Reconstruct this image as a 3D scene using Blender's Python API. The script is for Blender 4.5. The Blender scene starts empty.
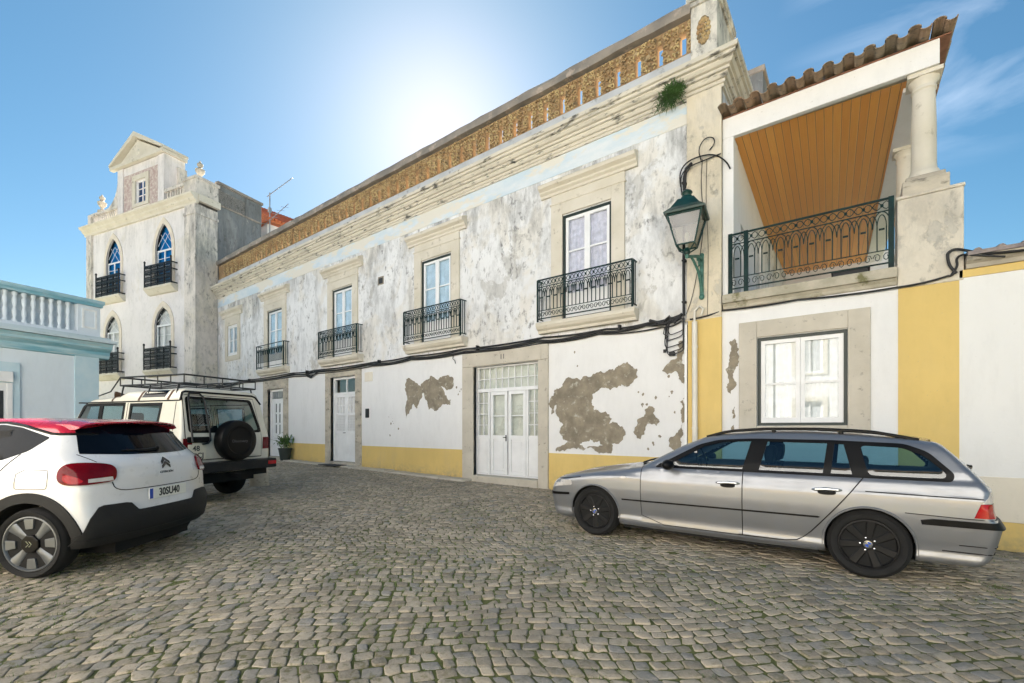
import bpy, bmesh, math, random
import numpy as np
from mathutils import Vector, Matrix
from mathutils.geometry import delaunay_2d_cdt
R = math.radians
random.seed(7); np.random.seed(7)
SC = bpy.context.scene
COL = SC.collection

# ------------------------------------------------------------------ camera, sky, sun, exposure
CAM_H = 1.38
YAW = math.atan2(455.0, 600.0)               # facade normal to the right of the view axis
cam = bpy.data.cameras.new('camera'); cam_o = bpy.data.objects.new('camera', cam); COL.objects.link(cam_o)
cam.sensor_width = 36.0; cam.lens = 36.0 * 455.0 / 1024.0
cam.shift_y = (428.0 - 341.5) / 1024.0
cam.clip_end = 600.0; cam.clip_start = 0.05
cam_o.location = (0, 0, CAM_H); cam_o.rotation_euler = (R(90), 0, YAW)
SC.camera = cam_o

SUN_DIR = Vector((-0.730, 0.702, 0.690)).normalized()      # towards the sun
SUN_EL = math.asin(SUN_DIR.z); SUN_AZ = math.atan2(SUN_DIR.x, SUN_DIR.y)
W = bpy.data.worlds.new('World'); SC.world = W; W.use_nodes = True
wn = W.node_tree; wn.nodes.clear()
sky = wn.nodes.new('ShaderNodeTexSky'); sky.sky_type = 'NISHITA'; sky.sun_disc = False
sky.sun_elevation = SUN_EL; sky.sun_rotation = SUN_AZ
sky.air_density = 1.0; sky.dust_density = 0.33; sky.ozone_density = 1.2; sky.altitude = 50
bg = wn.nodes.new('ShaderNodeBackground'); bg.inputs['Strength'].default_value = 0.05
wo = wn.nodes.new('ShaderNodeOutputWorld')
# a few high thin clouds
tc = wn.nodes.new('ShaderNodeTexCoord')
mp = wn.nodes.new('ShaderNodeMapping'); mp.inputs['Scale'].default_value = (1.6, 5.5, 5.0); mp.inputs['Rotation'].default_value = (0.25, 0.5, 0.7)
nz = wn.nodes.new('ShaderNodeTexNoise'); nz.inputs['Scale'].default_value = 1.5; nz.inputs['Detail'].default_value = 7; nz.inputs['Roughness'].default_value = 0.55; nz.inputs['Distortion'].default_value = 0.7
rp = wn.nodes.new('ShaderNodeValToRGB'); rp.color_ramp.elements[0].position = 0.50; rp.color_ramp.elements[1].position = 0.80
dp = wn.nodes.new('ShaderNodeVectorMath'); dp.operation = 'DOT_PRODUCT'; dp.inputs[1].default_value = Vector((0.20, 1.36, 0.95)).normalized()
mr = wn.nodes.new('ShaderNodeMapRange'); mr.inputs['From Min'].default_value = 0.975; mr.inputs['From Max'].default_value = 1.0; mr.inputs['To Max'].default_value = 0.34
mu = wn.nodes.new('ShaderNodeMath'); mu.operation = 'MULTIPLY'
mx = wn.nodes.new('ShaderNodeMixRGB'); mx.inputs[2].default_value = (7.0, 7.2, 7.6, 1)
L_ = wn.links.new
L_(tc.outputs['Generated'], mp.inputs['Vector']); L_(mp.outputs['Vector'], nz.inputs['Vector']); L_(nz.outputs['Fac'], rp.inputs['Fac'])
L_(tc.outputs['Generated'], dp.inputs[0]); L_(dp.outputs['Value'], mr.inputs['Value']); L_(rp.outputs['Color'], mu.inputs[0]); L_(mr.outputs['Result'], mu.inputs[1])
L_(mu.outputs['Value'], mx.inputs['Fac']); hs = wn.nodes.new('ShaderNodeHueSaturation'); hs.inputs['Saturation'].default_value = 1.15; hs.inputs['Value'].default_value = 0.39; L_(sky.outputs['Color'], hs.inputs['Color']); tn = wn.nodes.new('ShaderNodeMixRGB'); tn.blend_type = 'MULTIPLY'; bw_ = wn.nodes.new('ShaderNodeRGBToBW'); L_(hs.outputs['Color'], bw_.inputs[0]); tm = wn.nodes.new('ShaderNodeMapRange'); tm.inputs['From Min'].default_value = 1.1; tm.inputs['From Max'].default_value = 3.2; tm.inputs['To Min'].default_value = 1.0; tm.inputs['To Max'].default_value = 0.0; L_(bw_.outputs[0], tm.inputs['Value']); L_(tm.outputs[0], tn.inputs[0]); tn.inputs[2].default_value = (0.77, 1.05, 1.01, 1); L_(hs.outputs['Color'], tn.inputs[1]); L_(tn.outputs['Color'], mx.inputs[1]); L_(mx.outputs['Color'], bg.inputs['Color']); L_(bg.outputs['Background'], wo.inputs['Surface'])

sun = bpy.data.lights.new('sun', 'SUN'); sun.energy = 5.0; sun.angle = R(0.5); sun.color = (1.0, 0.955, 0.89)
sun_o = bpy.data.objects.new('sun', sun); COL.objects.link(sun_o)
sun_o.rotation_euler = SUN_DIR.to_track_quat('Z', 'Y').to_euler(); sun_o.location = (0, 0, 40)

SC.view_settings.view_transform = 'Standard'; SC.view_settings.look = 'None'
SC.view_settings.exposure = 2.84; SC.view_settings.gamma = 1.0
SC.render.engine = 'CYCLES'
SC.cycles.max_bounces = 8; SC.cycles.diffuse_bounces = 4; SC.cycles.transparent_max_bounces = 12
SC.cycles.use_denoising = True

# ------------------------------------------------------------------ object helpers
MW = {}
def thing(name, label, cat, loc=(0, 0, 0), rz=0.0, group=None):
    o = bpy.data.objects.new(name, None); COL.objects.link(o)
    o.empty_display_size = 0.3
    o.location = loc; o.rotation_euler = (0, 0, rz); o['label'] = label; o['category'] = cat
    if group: o['group'] = group
    MW[o.name] = Matrix.Translation(Vector(loc)) @ Matrix.Rotation(rz, 4, 'Z')
    return o
def tag(o, label=None, cat=None, group=None, kind=None):
    if label: o['label'] = label
    if cat: o['category'] = cat
    if group: o['group'] = group
    if kind: o['kind'] = kind
    return o
class B:
    def __init__(s): s.v = []; s.f = []; s.M = None
    def add(s, vs, fs):
        n = len(s.v)
        if s.M is not None: vs = [s.M @ Vector(p) for p in vs]
        s.v.extend([tuple(p) for p in vs]); s.f.extend([tuple(i + n for i in q) for q in fs])
    def box(s, x0, x1, y0, y1, z0, z1):
        s.add([(x0,y0,z0),(x1,y0,z0),(x1,y1,z0),(x0,y1,z0),(x0,y0,z1),(x1,y0,z1),(x1,y1,z1),(x0,y1,z1)],
              [(0,3,2,1),(4,5,6,7),(0,1,5,4),(1,2,6,5),(2,3,7,6),(3,0,4,7)])
    def quad(s, a, b, c, d): s.add([a, b, c, d], [(0,1,2,3)])
    def extr(s, poly, plane, d0, d1):
        def p3(a, b, d):
            return {'xz': (a, d, b), 'yz': (d, a, b), 'xy': (a, b, d)}[plane]
        n = len(poly)
        s.add([p3(a, b, d0) for a, b in poly] + [p3(a, b, d1) for a, b in poly],
              [tuple(range(n))] + [tuple(range(2*n-1, n-1, -1))] + [(i, (i+1) % n, n + (i+1) % n, n + i) for i in range(n)])
    def tube(s, pts, r, n=6, cap=True):
        pts = [Vector(p) for p in pts]; m = len(pts)
        if m < 2: return
        rs = r if isinstance(r, (list, tuple)) else [r] * m
        vs = []; up = None
        for i, p in enumerate(pts):
            d = (pts[min(i+1, m-1)] - pts[max(i-1, 0)])
            if d.length < 1e-9: d = Vector((0, 0, 1))
            d.normalize()
            if up is None:
                up = Vector((0, 0, 1)) if abs(d.z) < 0.9 else Vector((1, 0, 0))
            a = d.cross(up)
            if a.length < 1e-6: a = d.orthogonal()
            a.normalize(); b = a.cross(d).normalized(); up = b
            for k in range(n):
                t = 2 * math.pi * (k + .5) / n
                vs.append(p + (a * math.cos(t) + b * math.sin(t)) * rs[i])
        fs = [(i*n + k, i*n + (k+1) % n, (i+1)*n + (k+1) % n, (i+1)*n + k) for i in range(m-1) for k in range(n)]
        if cap: fs += [tuple(range(n-1, -1, -1)), tuple(range((m-1)*n, m*n))]
        s.add(vs, fs)
    def lathe(s, prof, o=(0, 0, 0), axis='z', n=16, a0=0.0, closed=False):
        vs = []
        for r, h in prof:
            for k in range(n):
                t = a0 + 2 * math.pi * k / n; c, q = r * math.cos(t), r * math.sin(t)
                p = (c, q, h) if axis == 'z' else ((c, h, q) if axis == 'y' else (h, c, q))
                vs.append((p[0]+o[0], p[1]+o[1], p[2]+o[2]))
        m = len(prof)
        fs = [(i*n + k, i*n + (k+1) % n, (i+1)*n + (k+1) % n, (i+1)*n + k) for i in range(m-1) for k in range(n)]
        if closed: fs += [((m-1)*n + k, (m-1)*n + (k+1) % n, (k+1) % n, k) for k in range(n)]
        else: fs += [tuple(range(n)), tuple(range((m-1)*n, m*n))]
        s.add(vs, fs)
    def blob(s, c, r, n=6, m=4):
        rr = r if isinstance(r, (tuple, list)) else (r, r, r); vs = [(c[0], c[1], c[2] - rr[2])]
        for i in range(1, m):
            ph = math.pi * i / m - math.pi / 2
            for k in range(n):
                t = 2 * math.pi * k / n
                vs.append((c[0] + rr[0]*math.cos(ph)*math.cos(t), c[1] + rr[1]*math.cos(ph)*math.sin(t), c[2] + rr[2]*math.sin(ph)))
        vs.append((c[0], c[1], c[2] + rr[2])); e = len(vs) - 1
        fs = [(0, 1 + (k+1) % n, 1 + k) for k in range(n)]
        fs += [(1+i*n+k, 1+i*n+(k+1) % n, 1+(i+1)*n+(k+1) % n, 1+(i+1)*n+k) for i in range(m-2) for k in range(n)]
        fs += [(e, 1+(m-2)*n+k, 1+(m-2)*n+(k+1) % n) for k in range(n)]
        s.add(vs, fs)
def obj(name, b, mat, parent=None, space='w', loc=None, smooth=False, bevel=None, fixn=True):
    me = bpy.data.meshes.new(name); vs = b.v
    if parent is not None:
        Mp = MW[parent.name]
        if space == 'w':
            inv = Mp.inverted(); vs = [inv @ Vector(p) for p in vs]
    elif loc is not None: vs = [(p[0]-loc[0], p[1]-loc[1], p[2]-loc[2]) for p in vs]
    me.from_pydata([tuple(p) for p in vs], [], b.f); me.validate()
    if fixn:
        bm = bmesh.new(); bm.from_mesh(me); bmesh.ops.recalc_face_normals(bm, faces=bm.faces); bm.to_mesh(me); bm.free()
    for m in (mat if isinstance(mat, (list, tuple)) else [mat]): me.materials.append(m)
    if smooth:
        me.shade_smooth(); me.set_sharp_from_angle(angle=R(smooth if smooth is not True else 40))
    o = bpy.data.objects.new(name, me); COL.objects.link(o)
    if parent is not None: o.parent = parent; MW[o.name] = MW[parent.name]
    elif loc is not None: o.location = loc
    if bevel:
        md = o.modifiers.new('bevel', 'BEVEL'); md.width = bevel; md.segments = 2; md.limit_method = 'ANGLE'; md.angle_limit = R(40)
    return o
def children(o): return [c for c in COL.objects if c.parent == o]
def copy_tree(o, parent=None):
    c = o.copy(); COL.objects.link(c)
    if parent is not None: c.parent = parent
    for ch in children(o): copy_tree(ch, c)
    return c
def text_mesh(name, txt, size, mat, parent, M, depth=0.004, bold=0.0, sx=1.0):
    cu = bpy.data.curves.new('lettering', 'FONT'); cu.body = txt; cu.size = size; cu.extrude = depth; cu.offset = bold
    cu.align_x = 'CENTER'; cu.align_y = 'CENTER'; cu.resolution_u = 3
    to = bpy.data.objects.new('lettering', cu); COL.objects.link(to)
    dg = bpy.context.evaluated_depsgraph_get(); me = bpy.data.meshes.new_from_object(to.evaluated_get(dg))
    bpy.data.objects.remove(to); bpy.data.curves.remove(cu)
    me.transform(M @ Matrix.Diagonal((sx, 1, 1, 1))); me.materials.clear(); me.materials.append(mat); me.name = name
    o = bpy.data.objects.new(name, me); COL.objects.link(o); o.parent = parent; MW[o.name] = MW[parent.name]
    return o

# ------------------------------------------------------------------ material helpers
class NT:
    def __init__(s, name):
        s.m = bpy.data.materials.new(name); s.m.use_nodes = True; s.t = s.m.node_tree; s.n = s.t.nodes
        s.b = s.n['Principled BSDF']; s.o = s.n['Material Output']; s.tc = s.n.new('ShaderNodeTexCoord')
    def l(s, a, b): s.t.links.new(a, b)
    def val(s, sock, v):
        if hasattr(v, 'is_linked') or isinstance(v, bpy.types.NodeSocket): s.l(v, sock)
        else: sock.default_value = v if not isinstance(v, (tuple, list)) or len(v) != 3 or sock.type != 'RGBA' else (*v, 1)
    def map(s, scale=(1,1,1), loc=(0,0,0), rot=(0,0,0), src='Object'):
        m = s.n.new('ShaderNodeMapping'); m.inputs['Scale'].default_value = scale; m.inputs['Location'].default_value = loc; m.inputs['Rotation'].default_value = rot
        s.l(s.tc.outputs[src], m.inputs['Vector']); return m.outputs['Vector']
    def noise(s, scale, detail=4, rough=.55, vec=None, dist=0.0):
        t = s.n.new('ShaderNodeTexNoise'); t.inputs['Scale'].default_value = scale; t.inputs['Detail'].default_value = detail
        t.inputs['Roughness'].default_value = rough; t.inputs['Distortion'].default_value = dist
        s.l(vec if vec is not None else s.tc.outputs['Object'], t.inputs['Vector']); return t.outputs['Fac']
    def voro(s, scale, feat='F1', vec=None, out='Distance'):
        t = s.n.new('ShaderNodeTexVoronoi'); t.feature = feat; t.inputs['Scale'].default_value = scale
        s.l(vec if vec is not None else s.tc.outputs['Object'], t.inputs['Vector']); return t.outputs[out]
    def rng(s, v, a, b, c=0.0, d=1.0, smooth=False):
        t = s.n.new('ShaderNodeMapRange'); t.inputs['From Min'].default_value = a; t.inputs['From Max'].default_value = b
        t.inputs['To Min'].default_value = c; t.inputs['To Max'].default_value = d
        if smooth: t.interpolation_type = 'SMOOTHSTEP'
        s.val(t.inputs['Value'], v); return t.outputs['Result']
    def math(s, op, a, b=0.0):
        t = s.n.new('ShaderNodeMath'); t.operation = op; s.val(t.inputs[0], a); s.val(t.inputs[1], b); return t.outputs[0]
    def mix(s, f, a, b, mode='MIX'):
        t = s.n.new('ShaderNodeMixRGB'); t.blend_type = mode; s.val(t.inputs[0], f); s.val(t.inputs[1], a); s.val(t.inputs[2], b); return t.outputs[0]
    def sep(s, vec=None):
        t = s.n.new('ShaderNodeSeparateXYZ'); s.l(vec if vec is not None else s.tc.outputs['Object'], t.inputs[0]); return t.outputs
    def col(s, c): s.val(s.b.inputs['Base Color'], c)
    def rough(s, r): s.val(s.b.inputs['Roughness'], r)
    def bump(s, h, strength=.3, dist=.01):
        t = s.n.new('ShaderNodeBump'); t.inputs['Strength'].default_value = strength; t.inputs['Distance'].default_value = dist
        s.l(h, t.inputs['Height']); s.l(t.outputs['Normal'], s.b.inputs['Normal'])
def smooth3(pts, n=2):
    pts = [Vector(p) for p in pts]
    for _ in range(n):
        o = [pts[0]]
        for p, q in zip(pts[:-1], pts[1:]): o += [p.lerp(q, .25), p.lerp(q, .75)]
        pts = o + [pts[-1]]
    return pts
def M_plain(name, c, rough=.5, metal=0.0, var=.12, scale=6.0, bump=0.0, bscale=40.0, coat=0.0, spec=None):
    t = NT(name); n = t.noise(scale, 5)
    d = tuple(x*(1-var) for x in c); e = tuple(min(1, x*(1+var)) for x in c)
    t.col(t.mix(t.rng(n, .3, .7), d, e)); t.rough(rough); t.b.inputs['Metallic'].default_value = metal
    if bump: t.bump(t.noise(bscale, 4), bump, .01)
    if coat: t.b.inputs['Coat Weight'].default_value = coat; t.b.inputs['Coat Roughness'].default_value = .04
    if spec is not None: t.b.inputs['Specular IOR Level'].default_value = spec
    return t.m
def M_two(name, c1, c2, scale, lo, hi, rough=.8, bump=.3, bscale=25, c3=None, s3=3, lo3=.6, hi3=.68, stretch=(1,1,1)):
    t = NT(name); v = t.map(stretch)
    c = t.mix(t.rng(t.noise(scale, 7, .6, v), lo, hi), c1, c2)
    if c3 is not None: c = t.mix(t.rng(t.noise(s3, 8, .65, t.map(stretch, (5, 3, 1))), lo3, hi3), c, c3)
    t.col(c); t.rough(rough); t.bump(t.noise(bscale, 6, .6), bump, .01); return t.m
def M_glass(name, tint, refl=.12, rough=.02, rcol=(1, 1, 1)):
    m = bpy.data.materials.new(name); m.use_nodes = True; t = m.node_tree; t.nodes.clear()
    o = t.nodes.new('ShaderNodeOutputMaterial'); tr = t.nodes.new('ShaderNodeBsdfTransparent'); tr.inputs[0].default_value = (*tint, 1)
    g = t.nodes.new('ShaderNodeBsdfGlossy'); g.inputs['Roughness'].default_value = rough; g.inputs[0].default_value = (*rcol, 1)
    lw = t.nodes.new('ShaderNodeFresnel'); lw.inputs['IOR'].default_value = 1.5
    mr = t.nodes.new('ShaderNodeMapRange'); mr.inputs['To Min'].default_value = refl; mr.inputs['To Max'].default_value = 1.0
    ms = t.nodes.new('ShaderNodeMixShader')
    t.links.new(lw.outputs[0], mr.inputs['Value']); geo = t.nodes.new('ShaderNodeNewGeometry'); iv = t.nodes.new('ShaderNodeMath'); iv.operation = 'SUBTRACT'; iv.inputs[0].default_value = 1.0; t.links.new(geo.outputs['Backfacing'], iv.inputs[1]); mq = t.nodes.new('ShaderNodeMath'); mq.operation = 'MULTIPLY'; t.links.new(mr.outputs[0], mq.inputs[0]); t.links.new(iv.outputs[0], mq.inputs[1]); t.links.new(mq.outputs[0], ms.inputs[0]); t.links.new(tr.outputs[0], ms.inputs[1]); t.links.new(g.outputs[0], ms.inputs[2])
    t.links.new(ms.outputs[0], o.inputs['Surface']); return m

def plaster_old(name, base=(.80, .80, .80), z0=3.4, z1=8.0, dirt=.85, peel=.59, warm=0.45):
    t = NT(name); z = t.sep()[2]
    hm = t.rng(z, z0, z1, .35, 1.0)
    c = t.mix(t.rng(t.noise(.55, 6, .6), .35, .65), base, tuple(x*.90 for x in base))
    # cream underlayers showing through
    pn = t.noise(.8, 9, .62, t.map((1, 1, .8), (3.1, 0, 7.7)), .6)
    c = t.mix(t.math('MULTIPLY', t.rng(pn, peel - .09, peel - .02), warm), c, (.67, .615, .52))
    # bare grey render
    gn = t.noise(1.1, 9, .66, t.map((1, 1, .75), (11, 2, 3)), .4)
    c = t.mix(t.math('MULTIPLY', t.rng(gn, peel + .005, peel + .03), .5), c, (.42, .40, .36))
    # dark mould in vertical runs
    mn = t.noise(2.1, 10, .74, t.map((1.0, 1, .36), (1, 4, 9)))
    mm = t.math('MULTIPLY', t.math('MULTIPLY', t.rng(mn, .47, .64), hm), .80 * dirt)
    c = t.mix(mm, c, (.15, .15, .148))
    ms = t.noise(3.4, 10, .75, t.map((1.0, 1, .16), (8, 1, 2)))
    c = t.mix(t.math('MULTIPLY', t.math('MULTIPLY', t.rng(ms, .46, .60), t.rng(z, z0 + .62*(z1-z0), z0 + .90*(z1-z0))), .7*min(1.0, dirt)), c, (.13, .13, .128))
    fn = t.noise(7, 8, .7, t.map((1, 1, .6)))
    c = t.mix(t.math('MULTIPLY', t.math('MULTIPLY', t.rng(fn, .53, .64), t.rng(t.noise(.9, 3), .40, .56)), .85 * dirt), c, (.10, .10, .098))
    t.col(c); t.rough(.92); t.b.inputs['Specular IOR Level'].default_value = .2
    t.bump(t.math('ADD', t.noise(9, 8, .65), t.math('MULTIPLY', t.rng(gn, peel, peel+.03), -.6)), .55, .02); return t.m
def plaster_new(name, base, var=.06, stain=.25, stain_c=(.35, .32, .27)):
    t = NT(name); z = t.sep()[2]
    c = t.mix(t.rng(t.noise(.7, 6, .6), .35, .65), base, tuple(x*(1-var) for x in base))
    low = t.rng(z, .9, 0.0)
    c = t.mix(t.math('MULTIPLY', t.rng(t.noise(2.2, 9, .68, t.map((1, 1, .5))), .50, .72), t.math('MULTIPLY', t.math('ADD', low, .25), stain)), c, stain_c)
    fn = t.noise(22, 5, .6)
    c = t.mix(t.math('MULTIPLY', t.rng(fn, .66, .72), stain), c, stain_c)
    br = t.noise(3.2, 8, .7, t.map((1.6, 1, .45), (2, 8, 5)))
    c = t.mix(t.math('MULTIPLY', t.rng(br, .48, .70), .22 + var), c, tuple(x*.80 for x in base))
    sp = t.math('MULTIPLY', t.rng(t.math('ADD', z, t.math('MULTIPLY', t.noise(2.6, 8, .7), .55)), .62, .10), t.rng(t.noise(11, 7, .7), .38, .62))
    c = t.mix(t.math('MULTIPLY', sp, .75), c, (.24, .215, .17))
    t.col(c); t.rough(.9); t.b.inputs['Specular IOR Level'].default_value = .2
    t.bump(t.noise(14, 7, .6), .22, .015); return t.m

MT = {}
MT['plaster_old'] = plaster_old('aged_white_plaster')
MT['plaster_tower'] = plaster_old('aged_pinkish_plaster', (.81, .765, .75), 3.0, 13.0, .22, .66, .4)
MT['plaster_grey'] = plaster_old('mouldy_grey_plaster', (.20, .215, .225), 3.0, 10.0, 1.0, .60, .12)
MT['white_wall'] = plaster_new('white_limewash', (.80, .79, .78), .05, .30)
MT['yellow_wall'] = plaster_new('ochre_limewash', (.74, .54, .20), .10, .45, (.50, .40, .24))
MT['beige_wall'] = plaster_new('beige_limewash', (.76, .70, .59), .05, .3)
MT['blue_wall'] = plaster_new('pale_blue_limewash', (.70, .77, .83), .06, .3)
MT['blue_trim'] = M_two('faded_blue_paint', (.40, .57, .63), (.17, .39, .48), 2.5, .38, .62, .85, .3, 14, (.45, .55, .56), 5, .55, .66, (.35, 1, 3))
MT['blue_frieze'] = M_two('washed_blue_frieze_paint', (.66, .70, .73), (.52, .62, .69), 1.5, .4, .6, .9, .3, 14, (.68, .65, .58), 1.2, .47, .53, (.6, 1, 1.6))
MT['stone'] = M_two('cream_limestone', (.67, .62, .53), (.58, .53, .43), 1.4, .35, .65, .85, .35, 18, (.33, .29, .22), 4.5, .60, .72)
MT['stone_worn'] = M_two('weathered_limestone', (.55, .49, .39), (.38, .34, .28), 2.2, .40, .62, .9, .5, 14, (.14, .13, .11), 5, .56, .70, (.6, 1, 1.2))
MT['stone_grey'] = M_two('grey_granite_surround', (.58, .53, .445), (.49, .445, .37), 2.0, .35, .65, .85, .4, 30, (.28, .25, .21), 9, .60, .70)
MT['plinth_grey'] = M_two('grey_parapet_base', (.52, .53, .54), (.40, .41, .42), 1.2, .4, .65, .9, .4, 16, (.18, .18, .17), 4, .58, .70)
MT['coping'] = M_two('lichen_covered_coping', (.30, .26, .22), (.20, .18, .16), 1.5, .4, .6, .95, .6, 12, (.42, .34, .28), 4, .56, .66)
MT['terracotta'] = M_two('ochre_terracotta_tracery', (.52, .39, .19), (.36, .23, .11), 2.6, .42, .60, .9, .6, 30, (.16, .12, .07), 7, .52, .62)
MT['cement'] = M_two('bare_cement_render', (.33, .28, .205), (.21, .18, .135), 3.5, .36, .62, .95, .9, 26, (.46, .43, .36), 7, .56, .66)
MT['wood'] = None
MT['iron'] = M_two('green_black_iron_paint', (.004, .017, .017), (.006, .034, .033), 6, .4, .65, .45, .1, 40, (.025, .05, .042), 14, .64, .72)
MT['iron'].node_tree.nodes['Principled BSDF'].inputs['Specular IOR Level'].default_value = .18
MT['black_iron'] = M_plain('black_iron_paint', (.008, .009, .010), .5)
MT['lamp_green'] = M_plain('green_lamp_enamel', (.004, .036, .031), .38, 0, .25, 8)
MT['patina'] = M_two('green_patina_metal', (.07, .19, .15), (.03, .11, .085), 12, .4, .6, .6, .2, 40)
MT['lamp_glass'] = M_glass('lantern_glass', (.50, .49, .43), .05, .12)
MT['door_green'] = M_plain('dark_green_joinery', (.012, .024, .020), .45)
MT['white_paint'] = M_plain('white_joinery_paint', (.80, .80, .80), .45, 0, .05, 3, .08, 60)
MT['curtain'] = M_plain('lilac_curtain', (.80, .74, .84), .9, 0, .18, 9)
MT['curtain_white'] = M_plain('white_net_curtain', (.66, .66, .66), .9, 0, .10, 9)
MT['sky_tint'] = M_plain('painted_sky_tint', (.62, .74, .86), .8, 0, .15, 4)  # painted sheet: bluish white stands in for sky reflected in upstairs panes
MT['curtain_cream'] = M_plain('cream_curtain', (.80, .77, .68), .9, 0, .12, 6)
MT['dark_room'] = M_plain('dark_interior', (.035, .04, .045), .9)
MT['glass'] = M_glass('window_glass', (.93, .95, .95), .07)
MT['glass_blue'] = M_glass('blue_stained_glass', (.10, .42, .66), .06)
MT['grey_metal'] = M_plain('dull_grey_metal', (.35, .36, .37), .5, .6)
MT['cable'] = M_plain('black_cable_sheath', (.010, .010, .011), .6)
MT['pipe'] = M_plain('cream_plastic_pipe', (.72, .68, .60), .5, 0, .1, 3)
MT['rubber'] = M_plain('tyre_rubber', (.007, .007, .0073), .9, 0, .25, 12, .2, 80)
MT['leaf'] = M_plain('fern_leaf', (.05, .115, .025), .6, 0, .5, 9)
MT['leaf2'] = M_plain('pot_plant_leaf', (.09, .17, .04), .6, 0, .5, 9)
MT['pot'] = M_plain('dark_plastic_pot', (.02, .03, .028), .5)
MT['soil'] = M_plain('potting_soil', (.04, .03, .02), .95)
def roof_tile_mat(name, c1, c2):
    t = NT(name)
    c = t.mix(t.rng(t.noise(1.7, 6), .35, .65), c1, c2)
    c = t.mix(t.rng(t.noise(9, 8, .7), .52, .66), c, (.10, .09, .075))
    t.col(c); t.rough(.9); t.bump(t.noise(18, 6), .5, .02); return t.m
MT['tile'] = roof_tile_mat('lichen_roof_tile', (.34, .22, .14), (.26, .21, .15))
MT['tile_red'] = roof_tile_mat('red_roof_tile', (.58, .17, .06), (.50, .13, .05))
def wood_mat():
    t = NT('varnished_pine_boards')
    x = t.sep()[0]
    b = t.math('FRACT', t.math('DIVIDE', x, .125)); bid = t.math('FLOOR', t.math('DIVIDE', x, .125))
    wn_ = t.n.new('ShaderNodeTexWhiteNoise'); wn_.noise_dimensions = '1D'; t.l(bid, wn_.inputs['W'])
    g = t.noise(5, 8, .6, t.map((9, .35, 1)), .8)
    c = t.mix(t.rng(g, .3, .7), (.82, .36, .065), (.90, .46, .10))
    c = t.mix(t.math('MULTIPLY', wn_.outputs['Value'], .75), c, (.74, .30, .05))
    edge = t.math('MINIMUM', b, t.math('SUBTRACT', 1.0, b))
    c = t.mix(t.rng(edge, .0, .05, 1.0, 0.0), c, (.12, .045, .012))
    t.col(c); t.rough(.35); t.bump(t.rng(edge, 0, .07), .6, .01); return t.m
MT['wood'] = wood_mat()

def gz(x, y):
    """height of the paving"""
    x = np.asarray(x, float); y = np.asarray(y, float)
    left = np.interp(x, [-17, -12, -8], [.12, .075, 0.0])
    wall = np.interp(x, [-8.5, -5.8, 1.5, 4.0], [-.03, -.06, -.30, -.36])
    s = np.clip((y - 6.6) / 2.4, 0, 1); s = s*s*(3-2*s)
    wave = .007*np.sin(x*1.9 + np.sin(y*1.3))*np.sin(y*2.3 + .8*np.sin(x))*np.clip((8.6 - y)/2, 0, 1)
    return left + wall * s + wave
# ------------------------------------------------------------------ ground and paving
FWD = Vector((-math.sin(YAW), math.cos(YAW), 0)); RGT = Vector((math.cos(YAW), math.sin(YAW), 0))
def build_ground():
    xs = np.concatenate([[-260, -120, -60], np.arange(-30, -25, 1.0), np.arange(-25, 8.01, .22), [10, 14, 40, 120, 260]])
    ys = np.concatenate([[-260, -120, -60, -25], np.arange(-12, -4, 1.0), np.arange(-4, 9.6, .22), [12, 16, 40, 120, 260]])
    X, Y = np.meshgrid(xs, ys); Z = gz(X, Y) - .0075
    n, m = len(xs), len(ys)
    b = B(); b.v = [tuple(p) for p in np.stack([X.ravel(), Y.ravel(), Z.ravel()], 1)]
    b.f = [(j*n+i, j*n+i+1, (j+1)*n+i+1, (j+1)*n+i) for j in range(m-1) for i in range(n-1)]
    t = NT('joint_soil_and_moss')
    c = t.mix(t.rng(t.noise(14, 6), .35, .65), (.085, .072, .048), (.13, .11, .078))
    c = t.mix(t.rng(t.noise(1.3, 7, .6), .30, .50), c, (.105, .115, .030))
    # beyond the laid stones the sheet itself reads as distant paving
    v = t.voro(8.5, 'DISTANCE_TO_EDGE'); vc = t.voro(8.5, 'F1', None, 'Color')
    st = t.mix(t.rng(t.sep(vc)[0], 0, 1), (.20, .185, .16), (.33, .30, .26))
    s = t.sep(); far = t.rng(s[1], -3.2, -3.0, 1.0, 0.0)
    c = t.mix(t.math('MULTIPLY', far, t.rng(v, .02, .07)), c, st)
    t.col(c); t.rough(.95); t.bump(t.noise(40, 6), .8, .02)
    o = obj('ground', b, t.m, smooth=True); tag(o, kind='structure')
build_ground()
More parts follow.
